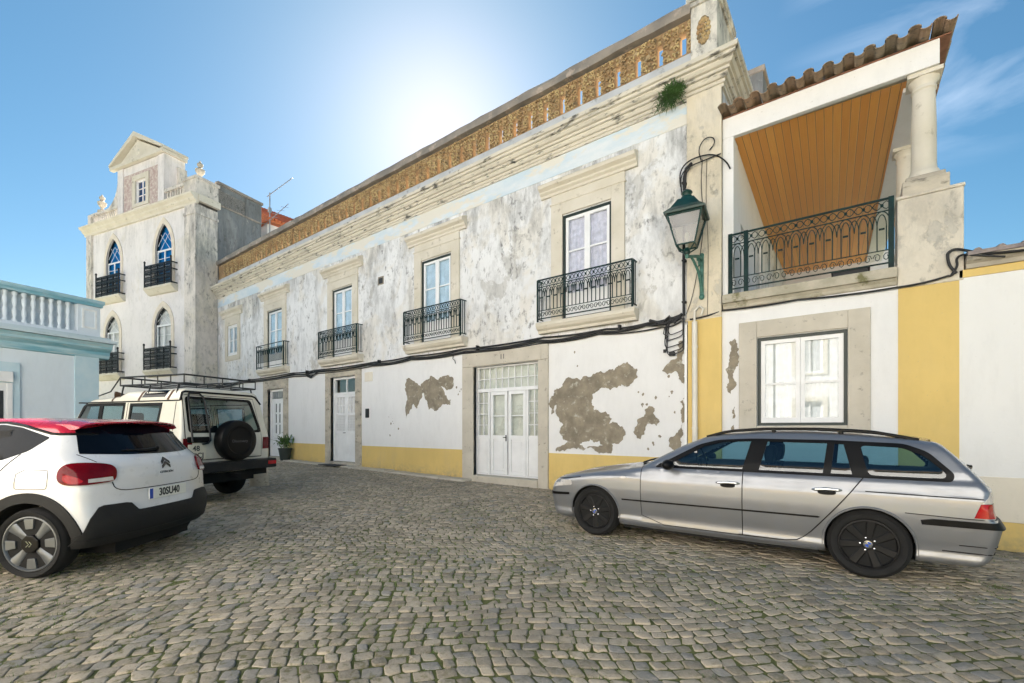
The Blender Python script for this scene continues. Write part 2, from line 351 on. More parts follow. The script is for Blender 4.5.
def build_cobbles():
    rng = np.random.default_rng(3)
    th = YAW + R(4)
    e1 = np.array([math.cos(th), math.sin(th)]); e2 = np.array([-math.sin(th), math.cos(th)])
    S = []
    q = -14.0; row = 0
    pitch = .100
    while q < 24.0:
        p = -24.0 + rng.random() * .1
        dq = pitch * rng.uniform(.93, 1.07)
        n = 500
        w = np.clip(rng.normal(.107, .016, n), .075, .155)
        ps = p + np.concatenate([[0], np.cumsum(w)])
        S.append(np.stack([ps[:-1], ps[1:], np.full(n, q), np.full(n, q + dq)], 1))
        q += dq; row += 1
    S = np.concatenate(S)
    def warp(p, q):
        q2 = q + .28*np.sin(p*.42 + .3*q) + .10*np.sin(p*1.3 + q*.7 + 1.0) + .035*np.sin(p*3.1 - q*1.9)
        p2 = p + .22*np.sin(q*.55 + 1.0) + .08*np.sin(q*1.7 + p*.4) + .03*np.sin(q*4.3 + p)
        return p2[..., None]*e1 + q2[..., None]*e2
    pm = (S[:, 0]+S[:, 1])/2; qm = (S[:, 2]+S[:, 3])/2
    c = warp(pm, qm)
    t = c @ np.array([FWD.x, FWD.y]); u = c @ np.array([RGT.x, RGT.y])
    keep = (t > -.6) & (t < 27) & (np.abs(u) < t*1.14 + 2.2) & (c[:, 1] > -3.1) & (c[:, 1] < 9.07) & (c[:, 0] > -24) & (c[:, 0] < 7)
    S = S[keep]; n = len(S)
    g = rng.uniform(.0035, .0085, (n, 1))
    p0, p1, q0, q1 = [S[:, i:i+1] for i in range(4)]
    # corner-cut, slightly irregular outline (8 points)
    k = rng.uniform(.04, .20, (n, 8)); wp = p1-p0; wq = q1-q0
    P = np.concatenate([p0+g+wp*k[:, 0:1], p1-g-wp*k[:, 1:2], p1-g, p1-g, p1-g-wp*k[:, 2:3], p0+g+wp*k[:, 3:4], p0+g, p0+g], 1)
    Q = np.concatenate([q0+g, q0+g, q0+g+wq*k[:, 4:5], q1-g-wq*k[:, 5:6], q1-g, q1-g, q1-g-wq*k[:, 6:7], q0+g+wq*k[:, 7:8]], 1)
    P += rng.normal(0, .0045, P.shape); Q += rng.normal(0, .0045, Q.shape)
    sk = rng.normal(0, .10, (n, 1)); P += sk*(Q - (q0+q1)/2); Q += rng.normal(0, .05, (n, 1))*(P - (p0+p1)/2)
    cp = P.mean(1, keepdims=True); cq = Q.mean(1, keepdims=True)
    dz = rng.normal(0, .003, (n, 1)); tx = rng.normal(0, .03, (n, 1)); ty = rng.normal(0, .03, (n, 1))
    rings = []
    for shr, zz in ((1.0, -.03), (.992, -.0065), (.955, -.0012), (.84, .0003)):
        pp = cp + (P-cp)*shr; qq = cq + (Q-cq)*shr
        xy = warp(pp, qq)
        z = gz(xy[..., 0], xy[..., 1]) + zz + dz + (pp-cp)*tx + (qq-cq)*ty
        rings.append(np.concatenate([xy, z[..., None]], 2))
    V = np.stack(rings, 1)                              # n,4,8,3
    nv = 32; base = (np.arange(n)*nv)[:, None, None]
    F = []
    for r in range(3):
        i = np.arange(8); j = (i+1) % 8
        F.append(np.stack([r*8+i, r*8+j, (r+1)*8+j, (r+1)*8+i], 1))
    quads = (np.concatenate(F)[None] + base).reshape(-1, 4)
    caps = (np.arange(24, 32)[None] + np.arange(n)[:, None]*nv)
    me = bpy.data.meshes.new('cobblestone_paving')
    me.vertices.add(n*nv); me.vertices.foreach_set('co', V.reshape(-1))
    loops = np.concatenate([quads.reshape(-1), caps.reshape(-1)])
    me.loops.add(len(loops)); me.loops.foreach_set('vertex_index', loops.astype(np.int32))
    nq, nc = len(quads), len(caps)
    ls = np.concatenate([np.arange(nq)*4, nq*4 + np.arange(nc)*8]); me.polygons.add(nq+nc); me.polygons.foreach_set('loop_start', ls.astype(np.int32))
    me.update(calc_edges=True); me.validate(); me.shade_smooth()
    at = me.attributes.new('stone_tone', 'FLOAT_COLOR', 'POINT')
    a = rng.random((n, 3)); cc = np.ones((n, nv, 4), np.float32); cc[:, :, :3] = a[:, None, :]
    at.data.foreach_set('color', cc.reshape(-1))
    t = NT('worn_granite_setts')
    an = t.n.new('ShaderNodeAttribute'); an.attribute_name = 'stone_tone'
    s = t.sep(an.outputs['Color'])
    c = t.mix(s[0], (.24, .20, .146), (.46, .388, .288))
    c = t.mix(t.rng(s[1], .70, .78), c, (.47, .39, .29))
    c = t.mix(t.rng(s[1], .16, .10), c, (.27, .25, .22))
    c = t.mix(t.math('MULTIPLY', t.rng(t.noise(3.0, 6, .6), .42, .66), .30), c, (.14, .13, .09))
    c = t.mix(t.rng(t.noise(42, 6, .65), .45, .75, 0, .55), c, (.46, .41, .33))
    c = t.mix(t.rng(t.noise(60, 5, .6), .60, .72, 0, .6), c, (.09, .08, .065))
    # moss creeping over the edges in patches
    mo = t.math('MULTIPLY', t.rng(t.noise(.55, 4, .5), .34, .58), t.rng(t.noise(16, 6, .65), .52, .64))
    c = t.mix(t.math('MULTIPLY', mo, .85), c, (.14, .13, .045))
    c = t.mix(t.math('MULTIPLY', t.rng(t.noise(.7, 5, .6, t.map((1, 1, 1), (4, 2, 0))), .50, .68), .45), c, (.12, .105, .08))
    t.col(c); t.rough(t.rng(t.noise(8, 4), .3, .7, .68, .92)); t.bump(t.math('ADD', t.noise(55, 8, .7), t.math('MULTIPLY', t.noise(15, 4), 1.2)), .55, .012)
    me.materials.append(t.m)
    o = bpy.data.objects.new('cobblestone_paving', me); COL.objects.link(o); tag(o, kind='structure')
    # tufts of grass in the joints, thickest in the foreground on the left
    tt = c_ = None
    cw = warp(S[:, 0], S[:, 2]); tt = cw @ np.array([FWD.x, FWD.y]); uu = cw @ np.array([RGT.x, RGT.y])
    dens = .5 + .5*np.sin(cw[:, 0]*.9 + 1.3*np.sin(cw[:, 1]*.7)) * np.sin(cw[:, 1]*1.1 + 1.0)
    pr = np.clip(dens - .2, 0, 1) * np.interp(tt, [1, 5, 10], [1.3, 1.0, .0]) * np.where(uu < -.3, 1.5, .8)
    sel = np.where((rng.random(len(S)) < pr) & (tt > 1.0))[0]
    vs = []; fs = []
    for i in sel:
        for _ in range(rng.integers(7, 16)):
            if rng.random() < .5: p_, q_ = S[i, 0], rng.uniform(S[i, 2], S[i, 3])
            else: p_, q_ = rng.uniform(S[i, 0], S[i, 1]), S[i, 2]
            xy = warp(np.array([p_ + rng.normal(0, .004)]), np.array([q_ + rng.normal(0, .004)]))[0]
            h = rng.uniform(.012, .032); a_ = rng.uniform(0, 6.28); w_ = rng.uniform(.002, .004); le = rng.normal(0, .010, 2)
            z = float(gz(xy[0], xy[1])) - .009; n0 = len(vs)
            vs += [(xy[0]-w_*math.cos(a_), xy[1]-w_*math.sin(a_), z), (xy[0]+w_*math.cos(a_), xy[1]+w_*math.sin(a_), z), (xy[0]+le[0], xy[1]+le[1], z+h)]
            fs.append((n0, n0+1, n0+2))
    b = B(); b.v = vs; b.f = fs
    g_ = obj('joint_grass', b, M_plain('joint_grass_blade', (.10, .15, .035), .7, 0, .45, 3), fixn=False)
    tag(g_, 'short green grass and moss sprouting between the cobbles', 'grass', kind='stuff')
build_cobbles()

# ------------------------------------------------------------------ building helpers
def wall_grid(b, x0, x1, z0, z1, holes, y, rev=.22, mapf=None):
    """a wall face in the plane y with rectangular openings and their reveals (holes: hx0,hx1,hz0,hz1)"""
    mf = mapf or (lambda a, d, z: (a, d, z))
    xs = sorted(set([x0, x1] + [h[i] for h in holes for i in (0, 1) if x0 < h[i] < x1]))
    zs = sorted(set([z0, z1] + [h[i] for h in holes for i in (2, 3) if z0 < h[i] < z1]))
    for i in range(len(xs)-1):
        for j in range(len(zs)-1):
            cx, cz = (xs[i]+xs[i+1])/2, (zs[j]+zs[j+1])/2
            if any(h[0] < cx < h[1] and h[2] < cz < h[3] for h in holes): continue
            b.quad(mf(xs[i], y, zs[j]), mf(xs[i+1], y, zs[j]), mf(xs[i+1], y, zs[j+1]), mf(xs[i], y, zs[j+1]))
    for h in holes:
        a, c = max(h[0], x0), min(h[1], x1); d, e = max(h[2], z0), min(h[3], z1)
        if a >= c or d >= e: continue
        b.quad(mf(a, y, d), mf(a, y+rev, d), mf(a, y+rev, e), mf(a, y, e)); b.quad(mf(c, y, d), mf(c, y, e), mf(c, y+rev, e), mf(c, y+rev, d))
        if h[3] <= z1: b.quad(mf(a, y, e), mf(a, y+rev, e), mf(c, y+rev, e), mf(c, y, e))
        if h[2] >= z0: b.quad(mf(a, y, d), mf(c, y, d), mf(c, y+rev, d), mf(a, y+rev, d))
def ring(b, x0, x1, z0, z1, t, y0, y1, tb=None):
    """rectangular frame of bars butted end to end"""
    tb = t if tb is None else tb
    b.box(x0, x0+t, y0, y1, z0, z1); b.box(x1-t, x1, y0, y1, z0, z1)
    b.box(x0+t, x1-t, y0, y1, z1-t, z1)
    if tb > 0: b.box(x0+t, x1-t, y0, y1, z0, z0+tb)
def casement(parent, x0, x1, z0, z1, y, bars=(.45,), outer=MT['door_green'], cur=MT['curtain_white'], name='window', gl=None, space='w', low=0.0, fr=.06, leaves=2):
    """outer frame, leaves with glazing bars, panes, curtain; y is the face of the wall"""
    b = B(); ring(b, x0+.002, x1-.002, z0+.002, z1-.002, fr, y+.10, y+.20)
    o = obj(name, b, outer, parent, space)
    b = B(); xi0, xi1, zi0, zi1 = x0+fr+.003, x1-fr-.003, z0+fr+.003, z1-fr-.003; w = (xi1-xi0)/leaves
    p = B()
    for k in range(leaves):
        a, c = xi0 + k*w + .002, xi0 + (k+1)*w - .002
        ring(b, a, c, zi0, zi1, .065, y+.115, y+.165, .09)
        if low: b.box(a+.065, c-.065, y+.125, y+.155, zi0+.09, zi0+low)
        for f_ in bars:
            zz = zi0 + (zi1-zi0)*f_
            b.box(a+.065, c-.065, y+.125, y+.155, zz-.018, zz+.018)
        p.box(a+.06, c-.06, y+.138, y+.142, zi0+.08, zi1-.06)
    obj('casement', b, MT['white_paint'], o, space); obj('pane', p, gl or MT['glass'], o, space)
    if cur is not None:
        cb = B(); n = 40; vs = []
        for i in range(n+1):
            xx = x0+.02 + (x1-x0-.04)*i/n; yy = y+.190 + .012*math.sin(i*1.7) + .006*math.sin(i*.6)
            vs += [(xx, yy, z0+.02), (xx, yy, z1-.02)]
        cb.add(vs, [(2*i, 2*i+2, 2*i+3, 2*i+1) for i in range(n)])
        obj('curtain', cb, cur, o, space, smooth=True, fixn=False)
    return o
def arch_pts(c, w, z0, h, n=7):
    """pointed arch from (c-w/2,z0) to (c+w/2,z0)"""
    L = []
    for i in range(n+1):
        t = i/n; L.append((c - w/2 + w/2*(1-math.cos(t*math.pi/2))**.9 * 1.0, z0 + h*math.sin(t*math.pi/2)**.9))
    return L + [(2*c-x, z) for x, z in reversed(L[:-1])]
def railing_lines(b, A, C, z0, z1, period=.200, r=.009, posts=True, fine=True):
    A, C = Vector(A), Vector(C); d = C-A; L = d.length; d.normalize()
    P = lambda s, z: (A.x + d.x*s, A.y + d.y*s, z)
    H = z1-z0
    b.tube([P(0, z1), P(L, z1)], .020, 4); b.tube([P(0, z1-.17*H), P(L, z1-.17*H)], r*1.2, 4)
    b.tube([P(0, z0+.26*H), P(L, z0+.26*H)], r*1.1, 4); b.tube([P(0, z0+.07*H), P(L, z0+.07*H)], .015, 4)
    if posts:
        for s in (0, L): b.tube([P(s, z0), P(s, z1)], .024, 4)
    n = max(1, round(L/period)); w = L/n
    zb, zt = z0+.26*H, z1-.17*H
    for i in range(n):
        c = (i+.5)*w
        for q in (-.25, .25):
            b.tube([P(c+q*w, zb), P(c+q*w, zb + .62*(zt-zb))], r*1.25, 4)
        b.tube([P(x, z) for x, z in arch_pts(c, w*.5, zb+.62*(zt-zb), .30*(zt-zb), 4)], r, 4, False)
        if i < n-1: b.tube([P(x, z) for x, z in arch_pts(c+w*.5, w*.5, zb+.62*(zt-zb), .30*(zt-zb), 4)], r, 4, False)
        b.tube([P(x, z) for x, z in arch_pts(c, w, zb+.58*(zt-zb), .42*(zt-zb), 5)], r, 4, False)
        if fine:
            # waved band with leaf knots on top
            zc = (zt+z1)/2; am = .055*H
            for sg in (1, -1):
                b.tube([P(c - w/2 + w*k/8, zc + sg*am*math.sin(2*math.pi*k/8)) for k in range(9)], r*.85, 4, False)
            q = P(c, zc); b.blob((q[0], q[1], q[2]), (.026, .014, .030), 5, 3)
            q = P(c, zb+.55*(zt-zb)); b.box(q[0]-.035, q[0]+.035, q[1]-.012, q[1]+.012, q[2]-.012, q[2]+.012)
            # scrolls at the foot
            zc = z0 + .165*H
            for sg in (-.25, .25):
                b.tube([P(c+sg*w + (.050-.004*k)*math.cos(k*.9)*(1 if sg > 0 else -1), zc + (.062*H-.004*k)*math.sin(k*.9)) for k in range(9)], r*.85, 4, False)
def blob_outline(pts, rough=.03, n=5):
    """roughen a closed outline by fractal midpoint displacement"""
    rnd = random.Random(len(pts)*7 + int(pts[0][0]*100))
    for it in range(n):
        out = []
        for i, p in enumerate(pts):
            q = pts[(i+1) % len(pts)]; dx, dy = q[0]-p[0], q[1]-p[1]; L = math.hypot(dx, dy)
            out.append(p)
            if L > .03:
                k = rnd.gauss(0, rough*4)*min(L, .25); out.append(((p[0]+q[0])/2 - dy/L*k, (p[1]+q[1])/2 + dx/L*k))
        pts = out
    return pts
def patch_flat(b, outlines, y):
    """thin raised flakes in the plane y (facing -y)"""
    for o in outlines:
        n = len(o); vv = [Vector((x, z)) for x, z in o]
        r = delaunay_2d_cdt(vv, [(i, (i+1) % n) for i in range(n)], [], 1, 1e-5)
        b.add([(p.x, y, p.y) for p in r[0]], [tuple(f) for f in r[2]])
def leaf_clump(b, c, r, n, ln, up=.3, wid=.02, seed=1, droop=.5):
    rnd = random.Random(seed)
    for _ in range(n):
        a = rnd.uniform(0, 6.283); e = rnd.uniform(-.4, 1.2); L = ln*rnd.uniform(.5, 1.1); w = wid*rnd.uniform(.6, 1.3)
        d = Vector((math.cos(a)*math.cos(e), math.sin(a)*math.cos(e), math.sin(e)+up)).normalized()
        s = d.cross(Vector((0, 0, 1))); s = s.normalized() if s.length > .01 else Vector((1, 0, 0))
        p = Vector(c) + Vector((rnd.gauss(0, r[0]), rnd.gauss(0, r[1]), rnd.gauss(0, r[2])))
        p1 = p + d*L*.5; p2 = p + d*L - Vector((0, 0, droop*L*.5))
        b.add([p - s*w*.3, p + s*w*.3, p1 + s*w, p1 - s*w, p2], [(0, 1, 2, 3), (3, 2, 4)])
D = 9.1
# ------------------------------------------------------------------ the long house
house = thing('town_house', 'long two-storey white town house with peeling plaster, iron balconies and ochre tracery parapet', 'house', (-13, D, 0))
WIN = [(-5.42, -4.20), (-10.24, -9.00), (-14.94, -13.71), (-19.85, -18.58)]
upper_holes = [(a, c, 3.86, 6.28) for a, c in WIN] + [(-23.89, -22.79, 4.78, 6.22)]
lower_holes = [(-8.18, -6.09, -.6, 3.01), (-15.07, -13.54, -.6, 3.18), (-19.86, -18.49, -.6, 3.0)]
b = B(); wall_grid(b, -25.3, -2.62, 3.47, 7.75, upper_holes, D, .30)
b.quad((-25.3, D, -.5), (-25.3, 19, -.5), (-25.3, 19, 8.3), (-25.3, D, 8.3)); b.quad((-2.0, D+.02, -.5), (-2.0, D+.02, 8.3), (-2.0, 19, 8.3), (-2.0, 19, -.5))
b.quad((-25.3, 19, -.5), (-2.0, 19, -.5), (-2.0, 19, 8.3), (-25.3, 19, 8.3))
obj('upper_wall', b, MT['plaster_old'], house, fixn=False)
b = B(); wall_grid(b, -25.3, -2.62, -.5, 3.47, lower_holes, D, .26)
obj('lower_wall', b, MT['white_wall'], house, fixn=False)
b = B()
for a, c in ((-25.3, -20.26), (-18.16, -15.40), (-13.19, -8.60), (-5.80, -2.66)):
    b = B(); b.box(a, c, D-.014, D+.02, -.5, .79); obj('dado', b, MT['yellow_wall'], house)
b = B(); b.box(-2.62, -2.0, D-.06, D+.06, 3.475, 7.74); b.box(-2.66, -2.0, D-.045, D+.05, 3.44, 3.475)
obj('corner_pilaster', b, plaster_old('cream_pilaster_plaster', (.70, .62, .48), 3.0, 9.0, .5, .58, .6), house)
b = B(); b.box(-2.60, -2.0, D-.05, D+.06, -.5, 3.44); obj('pilaster_base', b, MT['yellow_wall'], house)
b = B(); b.box(-25.3, -2.63, D-.012, D+.02, 7.28, 7.72); obj('frieze', b, MT['blue_frieze'], house)
b = B()
prof = [(0, 7.70), (.045, 7.70), (.045, 7.755), (.075, 7.765), (.075, 7.82), (.12, 7.825), (.15, 7.87), (.15, 7.90), (.20, 7.905), (.20, 7.955), (.25, 7.965), (.29, 8.01), (.29, 8.035), (.345, 8.045), (.345, 8.10), (.39, 8.11), (.40, 8.185), (.37, 8.20), (-.1, 8.27)]
path = []
for o_, z in prof:
    path.append([(-25.4, D-o_, z), (-2.0+o_*.85, D-o_, z), (-2.0+o_*.85, 11.2, z)])
vs = [p for r in path for p in r]; m = len(prof)
b.add(vs, [(i*3+k, i*3+k+1, (i+1)*3+k+1, (i+1)*3+k) for i in range(m-1) for k in (0, 1)] + [tuple(i*3 for i in range(m)), tuple(i*3+2 for i in range(m-1, -1, -1))])
obj('cornice', b, M_two('weathered_cream_cornice', (.66, .61, .51), (.54, .50, .42), 1.6, .38, .62, .9, .6, 18, (.10, .097, .085), 5.5, .555, .66, (.5, 1, 1.6)), house)
b = B(); b.box(-25.3, -2.56, D+.0, D+.34, 8.24, 8.64); obj('parapet_base', b, MT['plinth_grey'], house, bevel=.01)
# openwork parapet
sl = []; k = 0
while -2.72 - .457*k > -24.6: sl.append(-2.72 - .457*k); k += 1
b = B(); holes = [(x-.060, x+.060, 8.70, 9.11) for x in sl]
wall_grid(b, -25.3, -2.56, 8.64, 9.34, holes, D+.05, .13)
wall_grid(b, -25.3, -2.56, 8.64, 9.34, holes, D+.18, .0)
obj('parapet_panel', b, M_two('recess_shade_terracotta', (.34, .22, .11), (.26, .17, .09), 3, .4, .6, .95, .5, 20, (.44, .34, .20), 5, .55, .65), house, fixn=False)  # mortar brown, darkened in its colour as recess shade behind the scrolls
b = B()
rnd = random.Random(5)
def scroll(cx, cz, s, flip, y, r=.017, turns=8):
    b.tube([(cx + flip*(s*(1-k/turns*.75))*math.cos(k*.85), y - .008*math.sin(k), cz + s*(1-k/turns*.75)*math.sin(k*.85)) for k in range(turns)], [r*(1-.4*k/turns) for k in range(turns)], 5)
for x in sl:
    far = x < -14
    yy = D+.035
    for sg in (-1, 1):
        for zc, s in ((8.74, .055), (8.87, .062), (9.00, .06), (9.13, .055), (9.24, .05)):
            if far and s < .056: b.blob((x+sg*.13, yy, zc), (.05, .03, .045), 5, 3); continue
            scroll(x + sg*(.115+rnd.uniform(-.01, .02)), zc+rnd.uniform(-.012, .012), s, sg*(1 if rnd.random() < .6 else -1), yy-.012, .021)
        for zc in (8.70, 8.80, 8.935, 9.07, 9.19, 9.29):
            b.blob((x+sg*rnd.uniform(.175, .215), yy, zc+rnd.uniform(-.015, .015)), (.030, .040, .032), 6, 3)
    b.blob((x, yy, 9.16), (.05, .035, .04), 6, 4); b.blob((x, yy, 9.25), (.03, .04, .04), 5, 3)
obj('parapet_tracery', b, MT['terracotta'], house, fixn=False, smooth=45)
b = B(); n = 60; xs = [-25.4 + (22.85)*i/n for i in range(n+1)]
sec = [(9.02, 9.36), (9.00, 9.44), (9.03, 9.56), (9.14, 9.64), (9.34, 9.62), (9.40, 9.50), (9.38, 9.36)]
vs = []
for i, x in enumerate(xs):
    for (yy, z) in sec: vs.append((x, yy + rnd.uniform(-.012, .012), z + rnd.uniform(-.014, .014)))
q = len(sec); b.add(vs, [(i*q+k, i*q+(k+1) % q, (i+1)*q+(k+1) % q, (i+1)*q+k) for i in range(n) for k in range(q)])
obj('coping', b, MT['coping'], house, smooth=35)
b = B(); b.box(-2.56, -2.08, D-.02, D+1.25, 8.25, 9.46); b.box(-2.60, -2.04, D-.06, D+1.29, 9.46, 9.54); b.box(-2.63, -2.01, D-.09, D+1.32, 9.54, 9.66)
pier = obj('parapet_pier', b, plaster_old('pier_plaster', (.72, .68, .60), 8.0, 9.6, .9, .58, .6), house, bevel=.012)
b = B()
for i in range(14):
    a_ = 2*math.pi*i/14; b.blob((-2.32+.095*math.cos(a_), D-.03, 8.93+.22*math.sin(a_)), (.042, .03, .05), 6, 4)
for i in range(8):
    a_ = 2*math.pi*i/8; b.blob((-2.32+.045*math.cos(a_), D-.035, 8.93+.11*math.sin(a_)), (.03, .03, .04), 5, 3)
b.blob((-2.32, D-.035, 8.93), (.03, .04, .06), 6, 4); b.box(-2.345, -2.295, D-.035, D-.015, 8.66, 9.20)
obj('rosette', b, MT['terracotta'], pier, smooth=50)
b = B(); b.quad((-25.3, D+.3, 8.30), (-2.0, D+.3, 8.30), (-2.0, 19, 8.30), (-25.3, 19, 8.30)); obj('flat_roof', b, MT['plinth_grey'], house, fixn=False)
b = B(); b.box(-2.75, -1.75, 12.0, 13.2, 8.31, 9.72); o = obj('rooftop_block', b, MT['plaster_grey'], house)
b = B(); b.box(-2.79, -1.71, 11.96, 13.24, 9.722, 9.84); obj('coping', b, MT['coping'], o)

# balcony windows of the upper floor
CUR = [MT['curtain'], MT['sky_tint'], MT['sky_tint'], MT['sky_tint']]  # the bluish sheets carry the sky reflection in their colour
for i, (a, c) in enumerate(WIN):
    mid = (a+c)/2
    casement(house, a, c, 3.86, 6.28, D-.095, (.33, .66), MT['door_green'], CUR[i], 'balcony_door', low=.55)
    b = B(); ring(b, a-.30, c+.30, 3.83, 6.60, .30, D-.05, D+.03, 0)
    b.box(a-.30, c+.30, D-.035, D+.02, 6.602, 6.84)
    b.box(a-.33, c+.33, D-.065, D+.02, 6.57, 6.605)
    obj('door_surround', b, MT['stone'], house, bevel=.008)
    b = B(); b.extr([(D, 6.80), (D-.06, 6.80), (D-.06, 6.86), (D-.11, 6.90), (D-.11, 6.94), (D-.19, 6.99), (D-.20, 7.06), (D-.17, 7.09), (D, 7.15)], 'yz', mid-1.19, mid+1.19)
    obj('hood_moulding', b, MT['stone'], house, bevel=.006)
    x0, x1 = mid-1.18, mid+1.18; yf = D-.23
    b = B(); b.extr([(D, 3.60), (yf+.10, 3.60), (yf+.08, 3.66), (yf+.02, 3.70), (yf-.02, 3.76), (yf-.02, 3.84), (D, 3.85)], 'yz', x0-.03, x1+.03)
    bal = obj('balcony', b, MT['stone'], house, bevel=.008)
    b = B(); railing_lines(b, (x0+.02, yf, 0), (x1-.02, yf, 0), 3.86, 4.83, fine=i < 3)
    for xx in (x0+.02, x1-.02):
        b.tube([(xx, yf, 4.83), (xx, D, 4.83)], .018, 4); b.tube([(xx, yf, 3.93), (xx, D, 3.93)], .014, 4)
        for yy in (yf+.08, yf+.16): b.tube([(xx, yy, 3.93), (xx, yy, 4.83)], .010, 4)
    obj('railing', b, MT['iron'], bal, fixn=False)
# small left window
casement(house, -23.89, -22.79, 4.78, 6.22, D-.09, (.5,), MT['white_paint'], MT['sky_tint'], 'window')
b = B(); ring(b, -24.14, -22.54, 4.55, 6.47, .25, D-.045, D+.02, .23); b.extr([(D, 6.62), (D-.06, 6.62), (D-.08, 6.74), (D-.18, 6.84), (D-.19, 6.94), (D, 7.02)], 'yz', -24.45, -22.3)
b.box(-24.14, -22.54, D-.04, D+.02, 6.472, 6.62)
obj('window_surround', b, MT['stone'], house, bevel=.008)

# gate with glazing bars and number 11
b = B(); b.box(-8.57, -8.18, D-.05, D+.10, -.4, 3.01); b.box(-6.09, -5.81, D-.05, D+.10, -.4, 3.01); b.box(-8.57, -6.00, D-.05, D+.10, 3.013, 3.38); b.box(-5.997, -5.81, D-.05, D+.10, 3.013, 3.38)
b.box(-8.18, -6.09, D-.10, D+.25, -.4, .13)
gs = obj('gate_surround', b, MT['stone_grey'], house, bevel=.012)
text_mesh('house_number', '11', .17, M_plain('number_paint', (.10, .10, .10), .6), gs, Matrix.Translation(Vector((-7.17-(-13), -.053, 3.19))) @ Matrix.Rotation(R(90), 4, 'X'), .003, .002)
gx0, gx1, gy = -8.16, -6.11, D+.12
b = B(); W_ = gx1-gx0; fx = lambda f_: gx0 + W_*f_
ring(b, gx0, gx1, .14, 3.0, .035, gy, gy+.09)
b.box(gx0+.035, gx1-.035, gy, gy+.09, 2.33, 2.42)
for f_ in (.195, .80): b.box(fx(f_)-.03, fx(f_)+.03, gy, gy+.09, .175, 2.33)
for k in range(1, 10): b.box(fx(k/10)-.011, fx(k/10)+.011, gy+.03, gy+.06, 2.42, 2.965)
b.box(gx0+.035, gx1-.035, gy+.033, gy+.057, 2.66, 2.682)
gate = obj('gate_frame', b, MT['white_paint'], house, bevel=.004)
def panel(b, x0, x1, z0, z1, y):
    b.box(x0, x1, y+.03, y+.05, z0, z1); b.extr([(x0+.05, z0+.06), (x1-.05, z0+.06), (x1-.05, z1-.06), (x0+.05, z1-.06)], 'xz', y+.018, y+.032)
for k, (fa, fb) in enumerate(((.215, .494), (.506, .78))):
    b = B(); a, c = fx(fa)+.012, fx(fb)-.004
    ring(b, a, c, .18, 2.325, .085, gy+.005, gy+.065, .09); b.box(a+.085, c-.085, gy+.005, gy+.065, 1.08, 1.19); b.box(a+.085, c-.085, gy+.02, gy+.05, 1.68, 1.71)
    panel(b, a+.085, c-.085, .27, 1.08, gy); lf = obj('gate_leaf', b, MT['white_paint'], house, bevel=.004)
    p = B(); p.box(a+.08, c-.08, gy+.035, gy+.04, 1.185, 2.24); obj('pane', p, MT['glass'], lf)
    if k == 0:
        h = B(); h.tube([(c-.035, gy+.003, 1.14), (c-.035, gy-.035, 1.14), (c-.10, gy-.04, 1.14)], .010, 6); h.box(c-.05, c-.02, gy-.004, gy+.006, 1.04, 1.20); obj('handle', h, MT['black_iron'], lf)
for fa, fb in ((.018, .18), (.815, .982)):
    b = B(); p = B(); a, c = fx(fa), fx(fb); b.box(a, c, gy+.02, gy+.07, 1.08, 1.19); b.box((a+c)/2-.012, (a+c)/2+.012, gy+.02, gy+.05, 1.19, 2.33)
    for z in (1.46, 1.75, 2.04):
        b.box(a, (a+c)/2-.0125, gy+.022, gy+.048, z-.011, z+.011); b.box((a+c)/2+.0125, c, gy+.022, gy+.048, z-.011, z+.011)
    panel(b, a, c, .18, 1.08, gy); p.box(a, c, gy+.052, gy+.056, 1.19, 2.33)
    sdl = obj('side_light', b, MT['white_paint'], house); obj('pane', p, MT['glass'], sdl)
p = B(); p.box(gx0+.035, gx1-.035, gy+.066, gy+.07, 2.42, 2.965); obj('transom_pane', p, MT['glass'], gate)
b = B(); b.box(gx0, gx1, gy+.13, gy+.14, .14, 2.98); obj('gate_curtain', b, MT['curtain_cream'], gate)

# narrower doors
def door_surround(x0, x1, z1, tw, top, mat, zb=-.4, st=.2):
    b = B(); b.box(x0-tw, x0, D-.045, D+.10, zb, z1); b.box(x1, x1+tw, D-.045, D+.10, zb, z1); b.box(x0-tw, x1+tw, D-.045, D+.10, z1+.003, z1+top)
    b.box(x0, x1, D-.06, D+.22, zb, st); return obj('door_surround', b, mat, house, bevel=.01)
door_surround(-15.07, -13.54, 3.18, .32, .22, MT['stone_worn'], st=.19)
door_surround(-19.86, -18.49, 3.0, .36, .40, MT['stone_worn'], st=.19)
y = D+.11
b = B(); ring(b, -15.06, -13.55, .20, 3.17, .07, y, y+.09, 0); b.box(-14.99, -13.62, y, y+.09, 2.56, 2.64); b.box(-14.325, -14.285, y+.02, y+.07, 2.64, 3.10)
fr = obj('door_frame', b, MT['white_paint'], house)
p = B(); p.box(-14.99, -13.62, y+.05, y+.055, 2.64, 3.10); tp = obj('pane', p, MT['glass'], fr); p = B(); p.box(-14.99, -13.62, y+.2, y+.21, .2, 3.10); obj('dark_hall', p, MT['dark_room'], fr)
